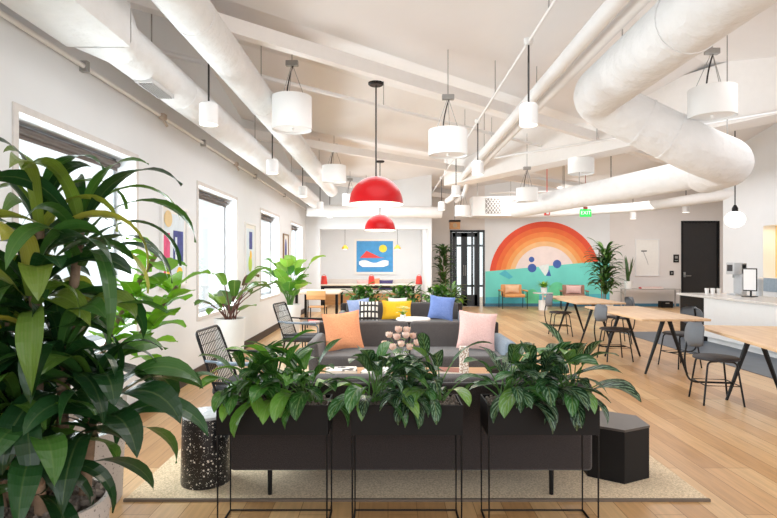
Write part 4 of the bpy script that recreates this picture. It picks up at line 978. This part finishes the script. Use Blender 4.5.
# fiddle leaf fig behind it
rr.seed(41)
t = thing('fiddle_leaf_fig', 'bright green fiddle-leaf fig in speckled pot behind the corn plant', 'plant', (-1.82, 3.25, 0))
b = MB(); b.lathe([(.19, 0), (.2, .02), (.225, .62), (.225, .65), (.205, .65), (.2, .6)], 36); b.build('pot', SPECK, t, 50)
b = MB(); b.lathe([(.2, .58), (.2, .6), (.02, .62)], 20); b.build('soil', BARK, t, 0)
b = MB(); b.tube(arc((0, 0, .6), (.1, 0, 1.0), (.42, .02, 1.5)), .014, 8); b.tube(arc((0, .02, .6), (.2, .1, .9), (.52, .08, 1.3)), .012, 8); b.build('trunk', CANE, t)
m = MB()
for i in range(44):
    k = i / 44; a = (.14 + .28 * k, .02, .95 + .55 * k) if i % 2 else (.24 + .28 * k, .08, .85 + .45 * k)
    L = rr.uniform(.17, .25); m.leaf(a, i * 2.4 + rr.uniform(-.3, .3), rr.uniform(.2, .9), L, L * .68, rr.uniform(.5, 1.4), .2, rr.uniform(-.5, .5), .05, 'fiddle', 8, (rr.random(), rr.random()))
m.build('foliage', FIG, t, 0)

def pot_plant(name, label, loc, potprof, potm, lm, sm, leaves, cat='plant', soilz=None, extra=None):
    t = thing(name, label, cat, loc); b = MB(); b.lathe(potprof, 32); b.build('pot', potm, t, 50)
    b = MB(); zt = soilz; rt = min(p[0] for p in potprof[-2:]); b.lathe([(rt, zt - .02), (rt, zt), (.01, zt + .01)], 24); b.build('soil', BARK, t, 0)
    m = MB(); leaves(m); m.build('foliage', [lm, sm], t, 0); return t
def rub(m):
    rr.seed(51)
    for i in range(20):
        az = i * 2.4 + rr.uniform(-.3, .3); wl = .6 if math.cos(az) < -.2 else 1; m.stalk_leaf((rr.uniform(-.05, .05), rr.uniform(-.05, .05), .8), az, rr.uniform(.85, 1.5), rr.uniform(.2, .46) * wl, rr.uniform(.26, .36) * wl, rr.uniform(.12, .17), r=.007, bend=.5, droop=rr.uniform(.3, 1.6), fold=.25, twist=rr.uniform(-.4, .4), wave=.02, prof='lance', n=8, rn=(rr.random(), rr.random()))
pot_plant('rubber_plant', 'broad-leaf plant with reddish stems in tall white pot by second window', (X_(230, 5.95), 5.95, 0), [(.11, 0), (.12, .01), (.165, .80), (.165, .83), (.15, .83), (.148, .78)], POTW, RUB, REDSTEM, rub, soilz=.8)
def mon(m):
    rr.seed(61)
    for i in range(30):
        az = i * 2.4; m.stalk_leaf((rr.uniform(-.04, .04), rr.uniform(-.04, .04), .68), az, rr.uniform(1.2, 1.55), rr.uniform(.2, .78), rr.uniform(.24, .34), rr.uniform(.18, .27), r=.007, bend=.5, droop=rr.uniform(.5, 1.4), fold=.2, twist=rr.uniform(-.4, .4), wave=.05, prof='oval', n=7, rn=(rr.random(), rr.random()))
pot_plant('monstera_plant', 'bright green large-leaf plant in tall white pot by third window', (X_(290, 9.2), 9.2, 0), [(.13, 0), (.14, .01), (.19, .70), (.19, .73), (.175, .73), (.17, .68)], POTW, MON, STEM, mon, soilz=.69)
def palm(n, h0, h1, L, W, sd):
    def f(m):
        rr.seed(sd)
        for s in range(3):
            bx, by = rr.uniform(-.06, .06), rr.uniform(-.06, .06); m.tube([(bx, by, h0 - .1), (bx * 2, by * 2, h1)], .014, 6, 1)
        for i in range(n):
            k = rr.random(); z = h0 + (h1 - h0) * k; az = i * 2.4; q = rr.uniform(0, .14)
            m.leaf((q * math.cos(az), q * math.sin(az), z), az, rr.uniform(.3, 1.2), L * rr.uniform(.7, 1.2), W, rr.uniform(.9, 2.0), .2, rr.uniform(-.4, .4), .03, 'lance', 6, (rr.random(), rr.random()))
    return f
POTD = [(.17, 0), (.18, .01), (.22, .38), (.22, .40), (.2, .40), (.19, .36)]
pot_plant('potted_dracaena', 'tall bushy potted plant before right end of rainbow mural', (X_(605, 14.6), 14.6, 0), POTD, POTW, FAR, CANE, palm(190, .55, 1.8, .48, .085, 71), soilz=.37)
pot_plant('potted_bush', 'tall dark green bushy plant left of the glazed doors', (X_(443, 16.9), 16.9, 0), POTD, POTW, FAR, CANE, palm(150, .45, 1.9, .3, .1, 72), soilz=.37)
pot_plant('potted_bush', 'leafy plant by foot of the glazed doors, behind planters', (X_(452, 12.2), 12.2, 0), POTD, POTW, FAR, CANE, palm(60, .4, .85, .34, .07, 73), soilz=.37)
def snake(m):
    rr.seed(81)
    for i in range(11): m.leaf((rr.uniform(-.06, .06), rr.uniform(-.05, .05), .22), rr.random() * 6.28, 1.5 - rr.random() * .25, rr.uniform(.5, .95), .075, -.05, .3, rr.uniform(-.6, .6), .02, 'lance', 8, (rr.random(), rr.random()))
pot_plant('snake_plant', 'snake plant in white pot on left end of the slim console', (X_(628.5, 17.25), 17.25, .6), [(.1, 0), (.13, .24), (.12, .24), (.11, .2)], POTW, SNAKE, STEM, snake, soilz=.21)
def fern(m):
    rr.seed(91)
    for i in range(46): m.leaf((rr.uniform(-.05, .05), rr.uniform(-.05, .05), .14), i * 2.4, rr.uniform(.4, 1.3), rr.uniform(.18, .32), .05, rr.uniform(.8, 1.6), .2, 0, .03, 'oval', 6, (rr.random(), rr.random()))
pot_plant('potted_fern', 'small bright potted plant on the round pedestal table', (X_(544, 16.3), 16.3, .53), [(.08, 0), (.1, .15), (.09, .15), (.085, .12)], POTW, MON, STEM, fern, soilz=.13)

# ------------------------------------------------------------------ light, world, camera
def area(name, loc, rot, sx, sy, e, col=(1, 1, 1)):
    li = bpy.data.lights.new(name, 'AREA'); li.shape = 'RECTANGLE'; li.size = sx; li.size_y = sy; li.energy = e; li.color = col
    o = bpy.data.objects.new(name, li); C.objects.link(o); o.location = loc; o.rotation_euler = rot; return o
for i, (a, c) in enumerate(WIN):
    area('window_daylight', (-2.9, (a + c) / 2, (WZ0 + WZ1) / 2), (0, -PI / 2, 0), WZ1 - WZ0, c - a, 130, (.93, .97, 1))
area('rear_fill', (2.5, -1.9, 1.7), (PI / 2 - .25, 0, 0), 9, 2.6, 90, (.97, .98, 1))  # added fill light behind the camera, no window is built there
area('right_fill', (9.5, 3.0, 1.7), (0, PI / 2, 0), 2.6, 6, 90, (.97, .98, 1))  # added fill from the open right side, without a window of its own
for x, y, sx, sy, e in ((.2, 4.4, 2.4, 2.4, 40), (.2, 8.0, 2.4, 3, 70), (.2, 12.0, 3, 3, 90), (4.6, 6.6, 2.6, 4, 50), (5.0, 11.5, 4, 4, 70), (9.0, 15.0, 2.5, 3, 40)):
    area('overhead_fill', (x, y, 3.3), (0, 0, 0), sx, sy, e, (.98, .98, 1))  # unseen panels added to brighten the floor and bounce onto the ceiling
area('far_wall_fill', (5.4, 14.6, 3.2), (.75, 0, 0), 5, 1.0, 70, (1, .98, .96))  # added fill tilted at the mural wall, not a fixture of the room
area('far_wall_fill', (.2, 13.6, 2.9), (.9, 0, 0), 3, .8, 22, (1, .98, .96))  # likewise an added fill, aimed at the alcove front
area('alcove_light', (-.4, 17.2, 2.6), (.3, 0, 0), 2.6, 1.6, 85, (1, .96, .9))
area('niche_light', (7.72, (NY0 + NY1) / 2, NZ1 - .02), (0, 0, 0), .15, 2.0, 11, (1, .8, .5))

w = bpy.data.worlds.new('overcast_sky'); bpy.context.scene.world = w; w.use_nodes = True
bg = w.node_tree.nodes['Background']; bg.inputs[0].default_value = (.95, .98, 1, 1); bg.inputs[1].default_value = 1.3
cam = bpy.data.cameras.new('camera'); co = bpy.data.objects.new('camera', cam); C.objects.link(co)
co.location = (0, 0, CH); co.rotation_euler = (PI / 2, 0, 0); cam.sensor_width = 36; cam.lens = F / 777 * 36
cam.shift_x = .5 / 777; cam.shift_y = 3 / 777; cam.clip_start = .05
sc = bpy.context.scene; sc.camera = co
sc.view_settings.view_transform = 'Standard'; sc.view_settings.exposure = -0.03; sc.view_settings.gamma = 1.06; sc.view_settings.look = 'None'
